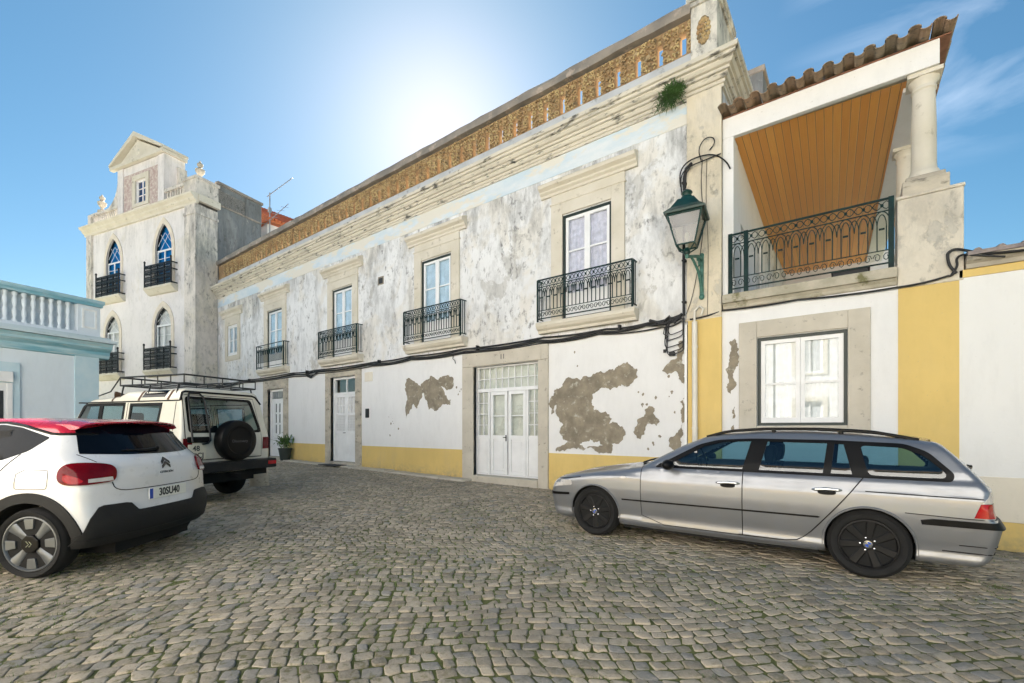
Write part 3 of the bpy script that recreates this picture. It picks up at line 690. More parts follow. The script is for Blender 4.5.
for k in (0, 1):
    a = -14.985 + k*.685; c = a + .68; b = B(); ring(b, a, c, .205, 2.555, .09, y+.01, y+.07, .10)
    b.box(a+.09, c-.09, y+.01, y+.07, 1.16, 1.27); b.box(a+.09, c-.09, y+.01, y+.07, 1.82, 1.90); b.box(a+.09, c-.09, y+.03, y+.06, .305, 1.16)
    for q in (1, 2): b.box(a+.09+(c-a-.18)*q/3-.012, a+.09+(c-a-.18)*q/3+.012, y+.02, y+.05, 1.90, 2.455)
    b.box(a+.09, c-.09, y+.022, y+.048, 2.17, 2.19)
    for q in range(1, 6): b.box(a+.09+(c-a-.18)*q/6-.008, a+.09+(c-a-.18)*q/6+.008, y+.025, y+.045, 1.27, 1.82)
    for q in range(1, 6): b.box(a+.09, c-.09, y+.027, y+.043, 1.27+.55*q/6-.008, 1.27+.55*q/6+.008)
    lf = obj('door_leaf', b, MT['white_paint'], house); p = B(); p.box(a+.09, c-.09, y+.055, y+.06, 1.27, 2.455); obj('pane', p, MT['curtain_white'], lf)
    if k == 0:
        h = B(); h.tube([(c-.04, y+.01, 1.21), (c-.04, y-.035, 1.21), (c-.12, y-.035, 1.21)], .011, 6); obj('handle', h, MT['black_iron'], lf)
b = B(); ring(b, -19.85, -18.50, .20, 2.99, .09, y, y+.09, 0); obj('door_frame', b, MT['white_paint'], house)
b = B(); wall_grid(b, -19.755, -18.595, .205, 2.60, [(-19.42+q*.30-.05, -19.42+q*.30+.07, z, z+.36) for q in (0, 1) for z in (1.16, 1.60, 2.04)], y+.02, .03)
lf = obj('door_leaf', b, MT['white_paint'], house, fixn=False)
b = B(); b.box(-19.755, -18.595, y+.055, y+.06, .205, 2.60); obj('dark_pane', b, MT['dark_room'], lf)
b = B(); b.tube([(-18.69, y+.02, 1.20), (-18.69, y-.03, 1.20), (-18.82, y-.03, 1.20)], .012, 6); obj('handle', b, MT['grey_metal'], lf)
b = B(); b.box(-19.755, -18.595, y+.05, y+.07, 2.62, 2.90)
for q in range(8): b.box(-19.70+q*.145, -19.61+q*.145, y+.02, y+.05, 2.64, 2.88)
obj('vent_grille', b, MT['grey_metal'], lf)

# bare patches where the paint has flaked off
b = B()
p1 = [(-10.96, 2.86), (-10.80, 2.90), (-10.55, 2.78), (-10.30, 2.62), (-10.05, 2.80), (-9.85, 2.92), (-9.55, 2.76), (-9.30, 2.86), (-9.00, 2.82), (-8.92, 2.55), (-9.15, 2.45), (-9.42, 2.56), (-9.20, 2.28), (-9.05, 2.18), (-9.10, 2.02), (-9.35, 2.05), (-9.62, 1.86), (-9.95, 1.92), (-10.08, 2.20), (-10.18, 2.42), (-10.34, 2.16), (-10.42, 1.98), (-10.62, 2.10), (-10.78, 1.88), (-10.92, 1.66), (-10.98, 2.05), (-10.95, 2.40)]
p2 = [(-5.78,2.05),(-5.62,2.28),(-5.42,2.42),(-5.2,2.52),(-4.9,2.54),(-4.6,2.58),(-4.3,2.62),(-4.05,2.72),(-3.85,2.78),(-3.72,2.66),(-3.62,2.46),(-3.74,2.32),(-3.98,2.3),(-4.2,2.22),(-4.5,2.2),(-4.66,2.12),(-4.68,1.95),(-4.62,1.78),(-4.45,1.72),(-4.25,1.68),(-4.18,1.58),(-4.26,1.48),(-4.08,1.5),(-3.96,1.42),(-3.94,1.18),(-4.04,1.04),(-4.2,1.04),(-4.2,.84),(-4.45,.83),(-4.65,.92),(-4.9,.86),(-5.15,.92),(-5.42,.86),(-5.62,.84),(-5.48,.96),(-5.3,1.08),(-5.5,1.24),(-5.42,1.46),(-5.62,1.72),(-5.6,1.92),(-5.74,1.7)]
p2b = [(-4.98, 1.02), (-4.72, 1.14), (-4.50, 1.10), (-4.42, 1.00), (-4.62, .98), (-4.86, .92)]
p3 = [(-3.70, 1.36), (-3.64, 1.56), (-3.50, 1.62), (-3.38, 1.84), (-3.26, 1.78), (-3.24, 1.60), (-3.16, 1.50), (-3.22, 1.42), (-3.42, 1.46), (-3.48, 1.24), (-3.56, 1.14), (-3.66, 1.22)]
p4 = [(-2.68, 3.12), (-2.82, 3.00), (-2.86, 2.74), (-3.02, 2.66), (-3.12, 2.52), (-3.00, 2.44), (-2.86, 2.50), (-2.80, 2.34), (-2.68, 2.22)]
p5 = [(-2.68, 2.02), (-2.78, 1.90), (-2.74, 1.60), (-2.80, 1.34), (-2.98, 1.18), (-2.94, .98), (-2.82, .88), (-2.74, 1.02), (-2.70, 1.24), (-2.66, 1.5)]
def minus(outer, inner):   # bridge a hole into the outline
    i = min(range(len(outer)), key=lambda k: (outer[k][0]-inner[0][0])**2 + (outer[k][1]-inner[0][1])**2)
    return outer[:i+1] + [(inner[0][0], inner[0][1])] + inner[1:] + [(inner[0][0]+.004, inner[0][1]-.004), (outer[i][0]+.004, outer[i][1]-.004)] + outer[i+1:]
outl = [blob_outline(p, .035) for p in (p1, p2, p3, p4, p5)]
rr = random.Random(4)
for (cx_, cz_, sx_, sz_, n_) in ((-11.6, 1.5, .35, .35, 9), (-8.78, 2.35, .12, .25, 5), (-3.55, 1.95, .25, .3, 6), (-3.35, 1.1, .15, .2, 4), (-2.95, 2.0, .15, .4, 4), (-5.0, 2.9, .3, .2, 2)):
    for _ in range(n_):
        x, z = rr.gauss(cx_, sx_*.5), rr.gauss(cz_, sz_*.5); r_ = rr.uniform(.008, .034)
        outl.append(blob_outline([(x + r_*math.cos(t*1.047)*rr.uniform(.6, 1.2), z + r_*1.3*math.sin(t*1.047)*rr.uniform(.6, 1.2)) for t in range(6)], .06, 3))
for o_ in outl[:5]:
    b = B(); patch_flat(b, [o_], D-.003); pt = obj('bare_render_patch', b, MT['cement'], house, fixn=False)
    b = B(); b.tube([(x, D-.004, z) for x, z in o_] + [(o_[0][0], D-.004, o_[0][1])], .007, 5, False); obj('flaked_paint_edge', b, MT['white_wall'], pt, smooth=True)
for o_ in outl[5:]: b = B(); patch_flat(b, [o_], D-.003); obj('paint_fleck', b, MT['cement'], house, fixn=False)
b = B(); ring(b, -12.32, -12.04, 5.98, 6.24, .035, D-.012, D+.01); vt_ = obj('wall_vent', b, MT['cement'], house); b = B(); b.box(-12.28, -12.08, D-.006, D+.01, 6.02, 6.20); obj('vent_hole', b, MT['dark_room'], vt_)
b = B(); patch_flat(b, [blob_outline(p2b, .03, 4)], D-.006); obj('paint_remnant', b, MT['white_wall'], house, fixn=False)
b = B(); b.box(-13.03, -12.62, D-.02, D+.02, 2.92, 3.22)
obj('meter_plate', b, MT['beige_wall'], house, bevel=.006)
b = B(); b.box(-12.96, -12.80, D-.045, D, 1.72, 2.02); obj('intercom', b, MT['black_iron'], house, bevel=.008)

# ------------------------------------------------------------------ house with the loggia
lh = thing('loggia_house', 'white and ochre house with timber-lined loggia above a large stone-framed window', 'house', (-.4, D, -.2))
b = B(); wall_grid(b, -2.0, .50, -.6, 3.56, [(-1.42, -.12, 1.42, 2.98)], D+.004, .25)
b.quad((1.17, D, -.6), (1.17, 18.6, -.6), (1.17, 18.6, 3.66), (1.17, D, 3.66))
obj('lower_wall', b, MT['white_wall'], lh, fixn=False)
b = B(); b.box(.50, 1.17, D-.010, D+.3, -.6, 3.50); obj('ochre_pilaster', b, MT['yellow_wall'], lh)
b = B(); b.box(.49, 1.22, D-.012, D+.62, 3.503, 4.85); b.box(.475, 1.235, D-.025, D+.635, 4.85, 4.90); obj('pier', b, plaster_old('beige_pier_plaster', (.70, .63, .52), 3.0, 6.0, .5, .56, .7), lh, bevel=.015)
b = B(); ring(b, -1.71, .17, 1.14, 3.28, .288, D-.035, D+.03, .278)
ws = obj('window_surround', b, MT['stone_grey'], lh, bevel=.01)
casement(lh, -1.42, -.12, 1.42, 2.98, D-.06, (.47,), MT['door_green'], MT['curtain_white'], 'window', fr=.05)
b = B(); b.extr([(D+.02, 3.56), (D-.02, 3.57), (D-.03, 3.62), (D-.07, 3.665), (D+.4, 3.67)], 'yz', -1.98, .488); b.box(-1.98, .488, D-.09, D+.5, 3.672, 3.83)
fs_ = obj('loggia_floor_edge', b, M_two('mossy_stone_sill', (.50, .45, .36), (.36, .33, .25), 3, .4, .6, .9, .5, 16, (.16, .15, .07), 4, .56, .66), lh, bevel=.01)
b = B(); railing_lines(b, (-1.86, D+.02, 0), (.42, D+.02, 0), 3.86, 4.93, .228)
for xx in (-1.86, -1.60, .42): b.box(xx-.035, xx+.035, D-.005, D+.045, 3.84, 4.95)
obj('loggia_railing', b, MT['iron'], lh, fixn=False)
b = B(); patch_flat(b, [blob_outline([(-1.88, 2.95), (-1.78, 3.02), (-1.74, 2.75), (-1.78, 2.45), (-1.76, 2.15), (-1.85, 2.0), (-1.90, 2.3), (-1.87, 2.6)], .03, 4), blob_outline([(-1.83, 1.7), (-1.78, 1.78), (-1.77, 1.6), (-1.82, 1.55)], .03, 3), blob_outline([(-1.85, 1.38), (-1.80, 1.44), (-1.80, 1.3)], .03, 3)], D-.001)
obj('bare_render_patch', b, MT['cement'], lh, fixn=False)
SH = -.038
def shx(x, y): return x + SH*(y-D)
b = B(); b.box(-1.998, -1.81, D+.03, D+.42, 3.835, 6.75); b.box(-1.998, .97, D+.03, D+.13, 6.752, 7.12); b.box(-1.998, .97, D+.13, D+.40, 6.80, 7.12)
obj('portal_frame', b, MT['white_wall'], lh, bevel=.006)
b = B()   # side wall with openings, back wall, floor, side beam
fm = lambda a, d, z: (shx(-1.81, a) - (d), a, z)
wall_grid(b, D+.42, 18.6, 3.84, 6.9, [(9.95, 10.75, 3.90, 5.45), (12.2, 13.2, 4.7, 6.2)], 0.0, .25, fm)
b.quad((-2.5, 18.6, 3.6), (1.2, 18.6, 3.6), (1.2, 18.6, 7.0), (-2.5, 18.6, 7.0))
b.box(.62, .98, D+.62, 18.6, 3.3, 4.62)
vs = []
for yy in (D+.405, 18.6):
    for xx, z in ((.60, 6.70), (.98, 6.70), (.98, 7.17), (.60, 7.17)): vs.append((shx(xx, yy), yy, z))
b.add(vs, [(0,1,2,3), (7,6,5,4), (0,4,5,1), (1,5,6,2), (2,6,7,3), (3,7,4,0)])
b.quad((-2.0, D+.40, 3.83), (.60, D+.40, 3.83), (.60, 18.6, 3.83), (-2.4, 18.6, 3.83))
obj('loggia_walls', b, MT['white_wall'], lh, fixn=False)
b = B(); b.box(shx(-1.81, 10.35)-.24, shx(-1.81, 10.35)-.2, 9.95, 10.75, 3.9, 5.45); sd = obj('side_door', b, M_plain('pale_blue_door', (.45, .55, .66), .5), lh)
b = B(); b.box(shx(-1.81, 10.35)-.19, shx(-1.81, 10.35)-.17, 10.1, 10.6, 4.5, 5.35); obj('pane', b, MT['dark_room'], sd)
b = B(); b.box(shx(-1.81, 12.7)-.24, shx(-1.81, 12.7)-.2, 12.2, 13.2, 4.7, 6.2); obj('side_window', b, MT['dark_room'], lh)
b = B(); b.quad((0, 0, 0), (2.46, 0, 0), (2.46, 9.3, 0), (0, 9.3, 0))
ceil = obj('timber_ceiling', b, MT['wood'], lh, space='l', fixn=False); ceil.location = (-1.82+.4, .135, 6.765+.2); ceil.rotation_euler = (0, 0, math.atan(-SH))
def column(cx, cy, z0, z1, r, n='column'):
    b = B(); b.lathe([(r*1.30, z0), (r*1.30, z0+.05), (r*1.18, z0+.09), (r*1.05, z0+.12), (r, z0+.18), (r*.99, (z0+z1)/2), (r*.90, z1-.24), (r*1.02, z1-.22), (r*1.02, z1-.19), (r*.92, z1-.17), (r*.94, z1-.13), (r*1.22, z1-.08), (r*1.25, z1-.06)], (cx, cy, 0), n=28)
    b.box(cx-r*1.35, cx+r*1.35, cy-r*1.35, cy+r*1.35, z1-.06, z1)
    return obj(n, b, MT['stone'], lh, smooth=40)
b = B(); b.box(.55, 1.08, D+.02, D+.54, 4.902, 5.12); b.box(.59, 1.04, D+.06, D+.50, 5.12, 5.19); obj('column_plinth', b, MT['stone_worn'], lh, bevel=.015)
column(.815, D+.28, 5.192, 6.75, .150)
column(.73, 11.5, 4.62, 6.70, .135)
# canal tile roof
b = B(); SL = .06
def half_pipe(b, x, y0, y1, z0, r, up, n=7, th=.016):
    vs = []
    for y_, rr_ in ((y0, r), (y1, r*.86)):
        z = z0 + SL*(y_-8.80)
        for rad in (rr_, rr_-th):
            for k in range(n):
                t = math.pi*k/(n-1); vs.append((x + rad*math.cos(t), y_, z + .62*(rad*math.sin(t) if up else -rad*math.sin(t))))
    q = 2*n; f_ = []
    for k in range(n-1):
        f_ += [(k, k+1, q+k+1, q+k), (n+k+1, n+k, q+n+k, q+n+k+1), (k, n+k, n+k+1, k+1), (q+k, q+k+1, q+n+k+1, q+n+k)]
    b.add(vs, f_)
xx = -1.93; rj = random.Random(3)
while xx < 1.15:
    for k in range(14):
        y0 = 8.78 + k*.62 + rj.uniform(-.02, .02)
        half_pipe(b, xx + rj.uniform(-.008, .008), y0, y0+.72, 7.150 + .008*(k == 0) + rj.uniform(-.006, .006), .075, True)
        half_pipe(b, xx+.13 + rj.uniform(-.008, .008), y0+.05, y0+.76, 7.170 + rj.uniform(-.006, .006), .070, False)
    xx += .26
tl = obj('tiled_roof', b, MT['tile'], lh, smooth=50)
b = B(); vs = []
for yy in (9.12, 18.6):
    for xx_, z in ((-1.99, 7.125), (1.10, 7.125), (1.10, 7.14), (-1.99, 7.14)): vs.append((xx_, yy, z + max(0, SL*(yy-8.8)-.03)))
b.add(vs, [(0,1,2,3), (7,6,5,4), (0,4,5,1), (1,5,6,2), (2,6,7,3), (3,7,4,0)])
obj('verge_board', b, M_plain('red_brown_verge_tiles', (.26, .12, .075), .9, 0, .3, 8), tl)

# ------------------------------------------------------------------ low house on the right
rh = thing('low_house', 'low white house with beige plinth band and tiled eaves at the right edge', 'house', (4.5, D, -.3))
b = B(); b.box(1.172, 9.5, D, 16, .70, 3.53); obj('wall', b, plaster_new('plain_white_wall', (.80, .79, .77), .03, .18), rh)
b = B(); b.box(1.172, 9.5, D-.02, 16, .085, .70); obj('plinth_band', b, MT['beige_wall'], rh, bevel=.006)
b = B(); b.box(1.172, 9.5, D-.012, 16, -.8, .082); obj('ochre_base', b, MT['yellow_wall'], rh); b = B(); b.box(1.172, 9.5, D-.012, 16, 3.533, 3.64); obj('ochre_band', b, MT['yellow_wall'], rh)
b = B(); b.extr([(D, 3.642), (D-.05, 3.642), (D-.06, 3.70), (D-.12, 3.74), (D-.13, 3.80), (16, 3.80), (16, 3.642)], 'yz', 1.235, 9.5); obj('cornice', b, MT['stone_worn'], rh)
b = B(); b.extr([(D-.15, 3.803), (D-.14, 3.86), (11.5, 4.22), (16, 3.9), (16, 3.803)], 'yz', 1.24, 9.5)
for k in range(36): half = .11; b.tube([(1.34+k*.23, D-.14, 3.85), (1.34+k*.23, 11.5, 4.21)], .045, 7)
obj('roof', b, M_two('dark_lichened_tiles', (.20, .17, .17), (.30, .25, .23), 6, .4, .6, .95, .5, 20, (.42, .38, .34), 12, .58, .66), rh, smooth=50)

# ------------------------------------------------------------------ tower house at the end of the street
TA = R(13.6)
tw = thing('gabled_house', 'tall pinkish-white house with pointed blue windows, baroque gable and stone urns', 'house', (-24.87, 8.15, 0), TA)
def wall_poly(b, outer, holes, y, rev):
    vv = []; ee = []
    for o in [outer] + holes:
        n0 = len(vv); vv += [Vector(p) for p in o]; ee += [(n0+i, n0+(i+1) % len(o)) for i in range(len(o))]
    r = delaunay_2d_cdt(vv, ee, [], 0, 1e-5)
    def inside(p, po):
        c = False; j = len(po)-1
        for i in range(len(po)):
            if (po[i][1] > p[1]) != (po[j][1] > p[1]) and p[0] < (po[j][0]-po[i][0])*(p[1]-po[i][1])/(po[j][1]-po[i][1]) + po[i][0]: c = not c
            j = i
        return c
    fs = []
    for f in r[2]:
        c = sum((r[0][i] for i in f), Vector((0, 0)))/len(f)
        if inside(c, outer) and not any(inside(c, h) for h in holes): fs.append(tuple(f))
    b.add([(p.x, y, p.y) for p in r[0]], fs)
    for h in holes:
        n = len(h); b.add([(p[0], y, p[1]) for p in h] + [(p[0], y+rev, p[1]) for p in h], [(i, (i+1) % n, n+(i+1) % n, n+i) for i in range(n)])
def gothic(c, w, z0, zs, za, n=8):
    """closed outline of a pointed arch opening"""
    hw = w/2; h = za-zs; Rr = (h*h + hw*hw)/(2*hw)          # arcs struck from the springing line
    L = [(c-hw, z0)]; cx_ = c - hw + Rr
    for i in range(n+1):
        z = zs + h*i/n; L.append((cx_ - math.sqrt(max(0, Rr*Rr - (z-zs)**2)), z))
    return L + [(2*c-x, z) for x, z in reversed(L[:-1])]
TWN = [(-2.57, 1.34, 8.36, 10.20, 11.52, 1), (-6.97, 1.34, 8.36, 10.20, 11.48, 1), (-2.63, 1.34, 4.26, 6.40, 7.38, 0), (-7.06, 1.30, 4.26, 6.40, 7.38, 0)]
b = B(); wall_poly(b, [(-9.4, -.3), (0, -.3), (0, 12.0), (-9.4, 12.0)], [gothic(*w[:5]) for w in TWN], 0.0, .30)
b.quad((-9.4, 0, -.3), (-9.4, 0, 12), (-9.4, 9, 12), (-9.4, 9, -.3))
obj('front_wall', b, MT['plaster_tower'], tw, space='l', fixn=False)
b = B(); b.quad((0, .95, -.3), (0, 3.35, -.3), (0, 3.35, 13.4), (0, .95, 13.4)); b.quad((-9.4, 3.35, 8), (0, 3.35, 8), (0, 3.35, 13.4), (-9.4, 3.35, 13.4)); b.quad((0, 3.35, -.3), (0, 9, -.3), (0, 9, 9.5), (0, 3.35, 9.5)); b.quad((-9.4, 3.35, 9.5), (0, 3.35, 9.5), (0, 9, 9.5), (-9.4, 9, 9.5))
b.quad((-9.4, .5, 12.45), (0, .5, 12.45), (0, 3.35, 12.45), (-9.4, 3.35, 12.45))
b.box(-.06, .03, 2.45, 3.34, 12.45, 13.38)
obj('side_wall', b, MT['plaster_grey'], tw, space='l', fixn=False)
b = B(); b.box(-.16, .10, .94, 3.40, 13.402, 13.52); b.box(.003, .05, .95, 3.34, 12.36, 12.44); obj('side_coping', b, MT['coping'], tw, space='l')
b = B(); b.box(-.80, .03, -.10, .95, -.3, 11.98); b.box(-.86, .08, -.14, .98, 11.5, 11.62)
PM = plaster_old('stained_pilaster_plaster', (.74, .68, .62), 2.0, 11.0, .75, .60, .7)
obj('pilaster', b, PM, tw, space='l')
b = B(); b.box(-9.45, -8.95, -.10, .3, -.3, 11.98); obj('pilaster', b, PM, tw, space='l')
b = B(); prof = [(0, 11.98), (.10, 11.98), (.12, 12.08), (.22, 12.16), (.24, 12.24), (.36, 12.32), (.38, 12.40), (.30, 12.45), (0, 12.46)]
b.extr([(-o_, z) for o_, z in prof], 'yz', -9.62, .12); b.box(.005, .20, -.02, 1.0, 12.10, 12.42)
obj('cornice', b, MT['stone'], tw, space='l')
for (c, w, z0, zs, za, up) in TWN:
    out = gothic(c, w+.44, z0, zs, za+.30); inn = gothic(c, w, z0, zs, za)
    b = B(); n = len(out); b.add([(x, -.035, z) for x, z in out] + [(x, -.035, z) for x, z in inn] + [(x, .01, z) for x, z in out], [(i, i+1, n+i+1, n+i) for i in range(n-1)] + [(i, 2*n+i, 2*n+i+1, i+1) for i in range(n-1)])
    obj('window_surround', b, M_plain('pinkish_cream_surround', (.70, .62, .52), .9, 0, .1, 3), tw, space='l', fixn=False)
    gin = gothic(c, w-.16, z0, zs, za-.10)
    b = B(); b.add([(x, .04, z) for x, z in inn] + [(x, .04, z) for x, z in gin], [(i, i+1, n+i+1, n+i) for i in range(n-1)])
    b.add([(x, .04, z) for x, z in gin] + [(x, .10, z) for x, z in gin], [(i, i+1, n+i+1, n+i) for i in range(n-1)])
    fo = obj('window', b, MT['black_iron'], tw, space='l', fixn=False)
    tz = zs + (0 if up else .08)
    b = B(); b.box(c-w/2+.08, c+w/2-.08, .035, .09, tz-.04, tz+.04); b.box(c-.04, c+.04, .035, .09, z0, tz-.04)
    for xx in (c-w/2+.08, c+w/2-.13): b.box(xx, xx+.05, .035, .09, z0, tz-.04)
    for k in (1, 2, 3):
        zz = z0+.3 + (tz-z0-.3)*k/4
        b.box(c-w/2+.13, c-.04, .05, .08, zz-.012, zz+.012); b.box(c+.04, c+w/2-.13, .05, .08, zz-.012, zz+.012)
    obj('casement', b, MT['white_paint'], fo, space='l')
    b = B()
    for k in (-1, 0, 1):   # leaded diamonds in the head
        for sg in (-1, 1):
            p0, p1 = (c + k*w*.30 - sg*w*.28, tz+.05), (c + k*w*.30 + sg*w*.28, tz+.05+(za-tz)*.62)
            if abs(p1[0]-c) < w*.36: b.tube([(p0[0], .055, p0[1]), (p1[0], .055, p1[1])], .012, 4)
    if b.v: obj('leading', b, MT['white_paint'], fo, space='l')
    b = B(); b.add([(x, .065, z) for x, z in gin], [tuple(range(len(gin)))]); obj('pane', b, MT['glass_blue'] if up else MT['glass'], fo, space='l', fixn=False)
    b = B(); b.quad((c-w/2-.1, .17, z0), (c+w/2+.1, .17, z0), (c+w/2+.1, .17, za), (c-w/2-.1, .17, za)); obj('curtain', b, MT['sky_tint'] if up else MT['curtain_white'], fo, space='l', fixn=False)
    b = B(); b.extr([(0, z0-.34), (-.12, z0-.32), (-.30, z0-.12), (-.33, z0-.10), (-.33, z0), (0, z0)], 'yz', c-1.12, c+1.12)
    bo = obj('balcony', b, MT['stone'], tw, space='l')
    b = B()
    for zz in (.04, .36, .70, 1.02): b.box(c-1.09, c+1.09, -.31, -.27, z0+zz, z0+zz+.055)
    for k in range(5): xx = c-1.09+2.14*k/4; b.box(xx, xx+.05, -.315, -.265, z0, z0+(1.22 if k in (0, 4) else 1.06))
    for k in range(24):
        for (za_, zb_) in ((.08, .37), (.40, .71), (.74, 1.03)):
            xx = c-1.06+2.1*k/24; b.tube([(xx, -.29, z0+za_), (xx+.0875, -.29, z0+zb_)], .012, 4, False); b.tube([(xx+.0875, -.29, z0+za_), (xx, -.29, z0+zb_)], .012, 4, False)
    for xx in (c-1.065, c+1.065):
        b.blob((xx, -.29, z0+1.27), (.05, .05, .07), 6, 4)
        for zz in (.04, .70, 1.02): b.box(xx-.02, xx+.02, -.265, 0, z0+zz, z0+zz+.05)
    obj('railing', b, MT['black_iron'], bo, space='l', fixn=False)
# balustraded parapet, gable with pediment
PPM = plaster_old('parapet_plaster', (.70, .64, .58), 12.0, 14.0, .8, .58, .6)
for (a, c) in ((-9.1, -6.52), (-2.48, -.9)):
    b = B()
    b.box(a, c, -.02, .22, 12.462, 12.58); b.box(a, c, -.06, .26, 13.02, 13.16)
    k = a+.12
    while k < c-.05: b.box(k, k+.11, .02, .18, 12.58, 13.02); k += .20
    obj('balustrade', b, PPM, tw, space='l')
b = B(); b.box(-.9, .02, -.06, 1.0, 12.462, 13.20); b.box(-.96, .08, -.10, 1.05, 13.20, 13.32); b.box(-.06, .0, 1.0, 2.4, 12.462, 13.15)
obj('parapet_block', b, PPM, tw, space='l'); b = B(); b.box(-9.4, -9.1, -.05, .35, 12.462, 13.16); obj('parapet_block', b, PPM, tw, space='l')
b = B(); wall_grid(b, -6.5, -2.5, 12.462, 15.0, [(-4.92, -4.00, 12.93, 14.12)], 0.0, .2)
b.quad((-2.5, 0, 12.46), (-2.5, .95, 12.46), (-2.5, .95, 15.0), (-2.5, 0, 15.0)); b.quad((-6.5, 0, 12.46), (-6.5, 0, 15), (-6.5, .95, 15), (-6.5, .95, 12.46)); b.quad((-6.5, .95, 12.46), (-6.5, .95, 15), (-2.5, .95, 15), (-2.5, .95, 12.46))
b.box(-6.5, -6.02, -.05, 0, 12.47, 14.98); b.box(-2.98, -2.5, -.05, 0, 12.47, 14.98)
gb = obj('gable', b, MT['plaster_tower'], tw, space='l', fixn=False)
b = B(); wall_grid(b, -6.0, -3.0, 12.50, 14.56, [(-5.20, -3.74, 12.5, 14.40)], -.012, .012); obj('tile_panel', b, M_two('faded_wine_tiles', (.42, .30, .28), (.54, .44, .40), 4, .4, .6, .8, .2, 20, (.62, .56, .50), 7, .52, .6), gb, space='l', fixn=False)
b = B(); ring(b, -5.18, -3.76, 12.75, 14.38, .25, -.06, .02, .17); obj('window_surround', b, MT['stone'], gb, space='l')
b = B(); ring(b, -4.92, -4.00, 12.93, 14.12, .07, .06, .14); b.box(-4.49, -4.43, .06, .14, 13.0, 14.05)
for zz in (13.35, 13.7): b.box(-4.85, -4.49, .08, .12, zz-.02, zz+.02); b.box(-4.43, -4.07, .08, .12, zz-.02, zz+.02)
gw = obj('window', b, MT['white_paint'], tw, space='l'); b = B(); b.box(-4.86, -4.06, .10, .104, 12.99, 14.06); obj('pane', b, MT['glass_blue'], gw, space='l'); b = B(); b.quad((-5, .2, 12.9), (-3.9, .2, 12.9), (-3.9, .2, 14.2), (-5, .2, 14.2)); obj('curtain', b, MT['sky_tint'], gw, space='l', fixn=False)
b = B(); ap = (-4.75, 16.42)
b.extr([(-6.6, 15.0), (-2.52, 15.0), (-2.52, 15.14), (ap[0], 16.2), (-6.6, 15.14)], 'xz', -.02, .95)
b.extr([(-6.95, 15.0), (-2.38, 15.0), (-2.38, 15.16), (-6.95, 15.16)], 'xz', -.20, 0); b.extr([(-2.5, 15.0), (-2.38, 15.0), (-2.38, 15.16), (-2.5, 15.16)], 'xz', 0, 1.0)
for sg in (-1, 1):
    e = -6.98 if sg < 0 else -2.35
    b.extr([(e, 15.165), (e, 15.30), (ap[0], ap[1]+.12), (ap[0], ap[1]-.13)], 'xz', -.22, 1.02)
b.blob((-4.75, -.02, 15.58), (.16, .05, .16), 8, 5)
obj('pediment', b, MT['stone'], tw, space='l')
for sg, e in ((-1, -6.5), (1, -2.5)):
    b = B()
    pts = [(e, 14.55)] + [(e + sg*(.16 + 1.45*(1-math.cos(t*math.pi/2/8))), 14.55 - 1.40*math.sin(t*math.pi/2/8)) for t in range(9)] + [(e, 13.15)]
    b.extr(pts, 'xz', *((.03, .45) if sg < 0 else (.55, .94))); obj('volute', b, PM, tw, space='l')
for xx, yy, z0_ in ((-.42, .40, 13.32), (-8.3, .10, 13.16)):
    b = B(); b.lathe([(.20, z0_), (.20, z0_+.10), (.09, z0_+.14), (.06, z0_+.26), (.13, z0_+.34), (.20, z0_+.46), (.20, z0_+.52), (.21, z0_+.56), (.12, z0_+.62), (.07, z0_+.68), (.13, z0_+.76), (.13, z0_+.84), (.05, z0_+.92), (.02, z0_+1.0)], (xx, yy, 0), n=14); obj('urn', b, MT['stone_worn'], tw, space='l', smooth=50)

# ------------------------------------------------------------------ pale blue house on the left
BA = R(104.8)
bh = thing('balustraded_house', 'pale blue low house with balustrade and teal cornice at the left edge', 'house', (-17.3, 3.2, 0), BA)
b = B(); b.box(-12, -.0, 0, 9, -.3, 3.38); obj('wall', b, MT['blue_wall'], bh, space='l')
b = B(); b.box(-.52, .02, -.04, 1.0, -.3, 3.38); b.box(-2.9, -1.62, -.05, 0, -.3, 3.02); b.box(-12, -2.9, -.02, 0, -.3, .6)
obj('corner_pilaster', b, M_two('sky_blue_limewash', (.46, .62, .70), (.54, .67, .73), 2, .4, .6, .9, .2, 14), bh, space='l')
b = B(); b.extr([(0, 3.36), (-.05, 3.38), (-.08, 3.48), (-.08, 3.54), (-.20, 3.64), (-.20, 3.70), (-.26, 3.78), (9, 3.79), (9, 3.36)], 'yz', -12, .26); obj('cornice', b, MT['blue_trim'], bh, space='l'); b = B(); b.box(-12, .33, -.33, 8.9, 3.792, 3.87); b.box(-12, .22, -.22, 8.9, 3.872, 3.948); obj('cornice_slab', b, M_two('pale_stained_slab', (.62, .70, .74), (.50, .60, .64), 2, .4, .6, .9, .3, 14, (.25, .32, .33), 5, .56, .66, (.4, .4, 2)), bh, space='l')
b = B(); b.box(-12, .06, -.02, .30, 3.95, 4.06); b.box(-12, -.45, .16, .26, 4.06, 4.82); b.box(-.45, .06, -.02, .30, 4.06, 4.82)
bal = obj('balustrade', b, MT['blue_wall'], bh, space='l')
for k in range(46):
    xx = -.62 - k*.175
    if xx < -5: break
    b = B(); b.lathe([(.055, 4.06), (.055, 4.12), (.03, 4.16), (.05, 4.26), (.055, 4.34), (.028, 4.44), (.055, 4.56), (.05, 4.64), (.03, 4.72), (.055, 4.76), (.055, 4.82)], (xx, .08, 0), n=8); obj('baluster', b, MT['blue_wall'], bal, space='l', smooth=60)
b = B(); b.box(-12, .10, -.08, .36, 4.822, 4.90); b.box(-12, .13, -.11, .39, 4.90, 5.0); obj('top_rail', b, MT['blue_trim'], bal, space='l')
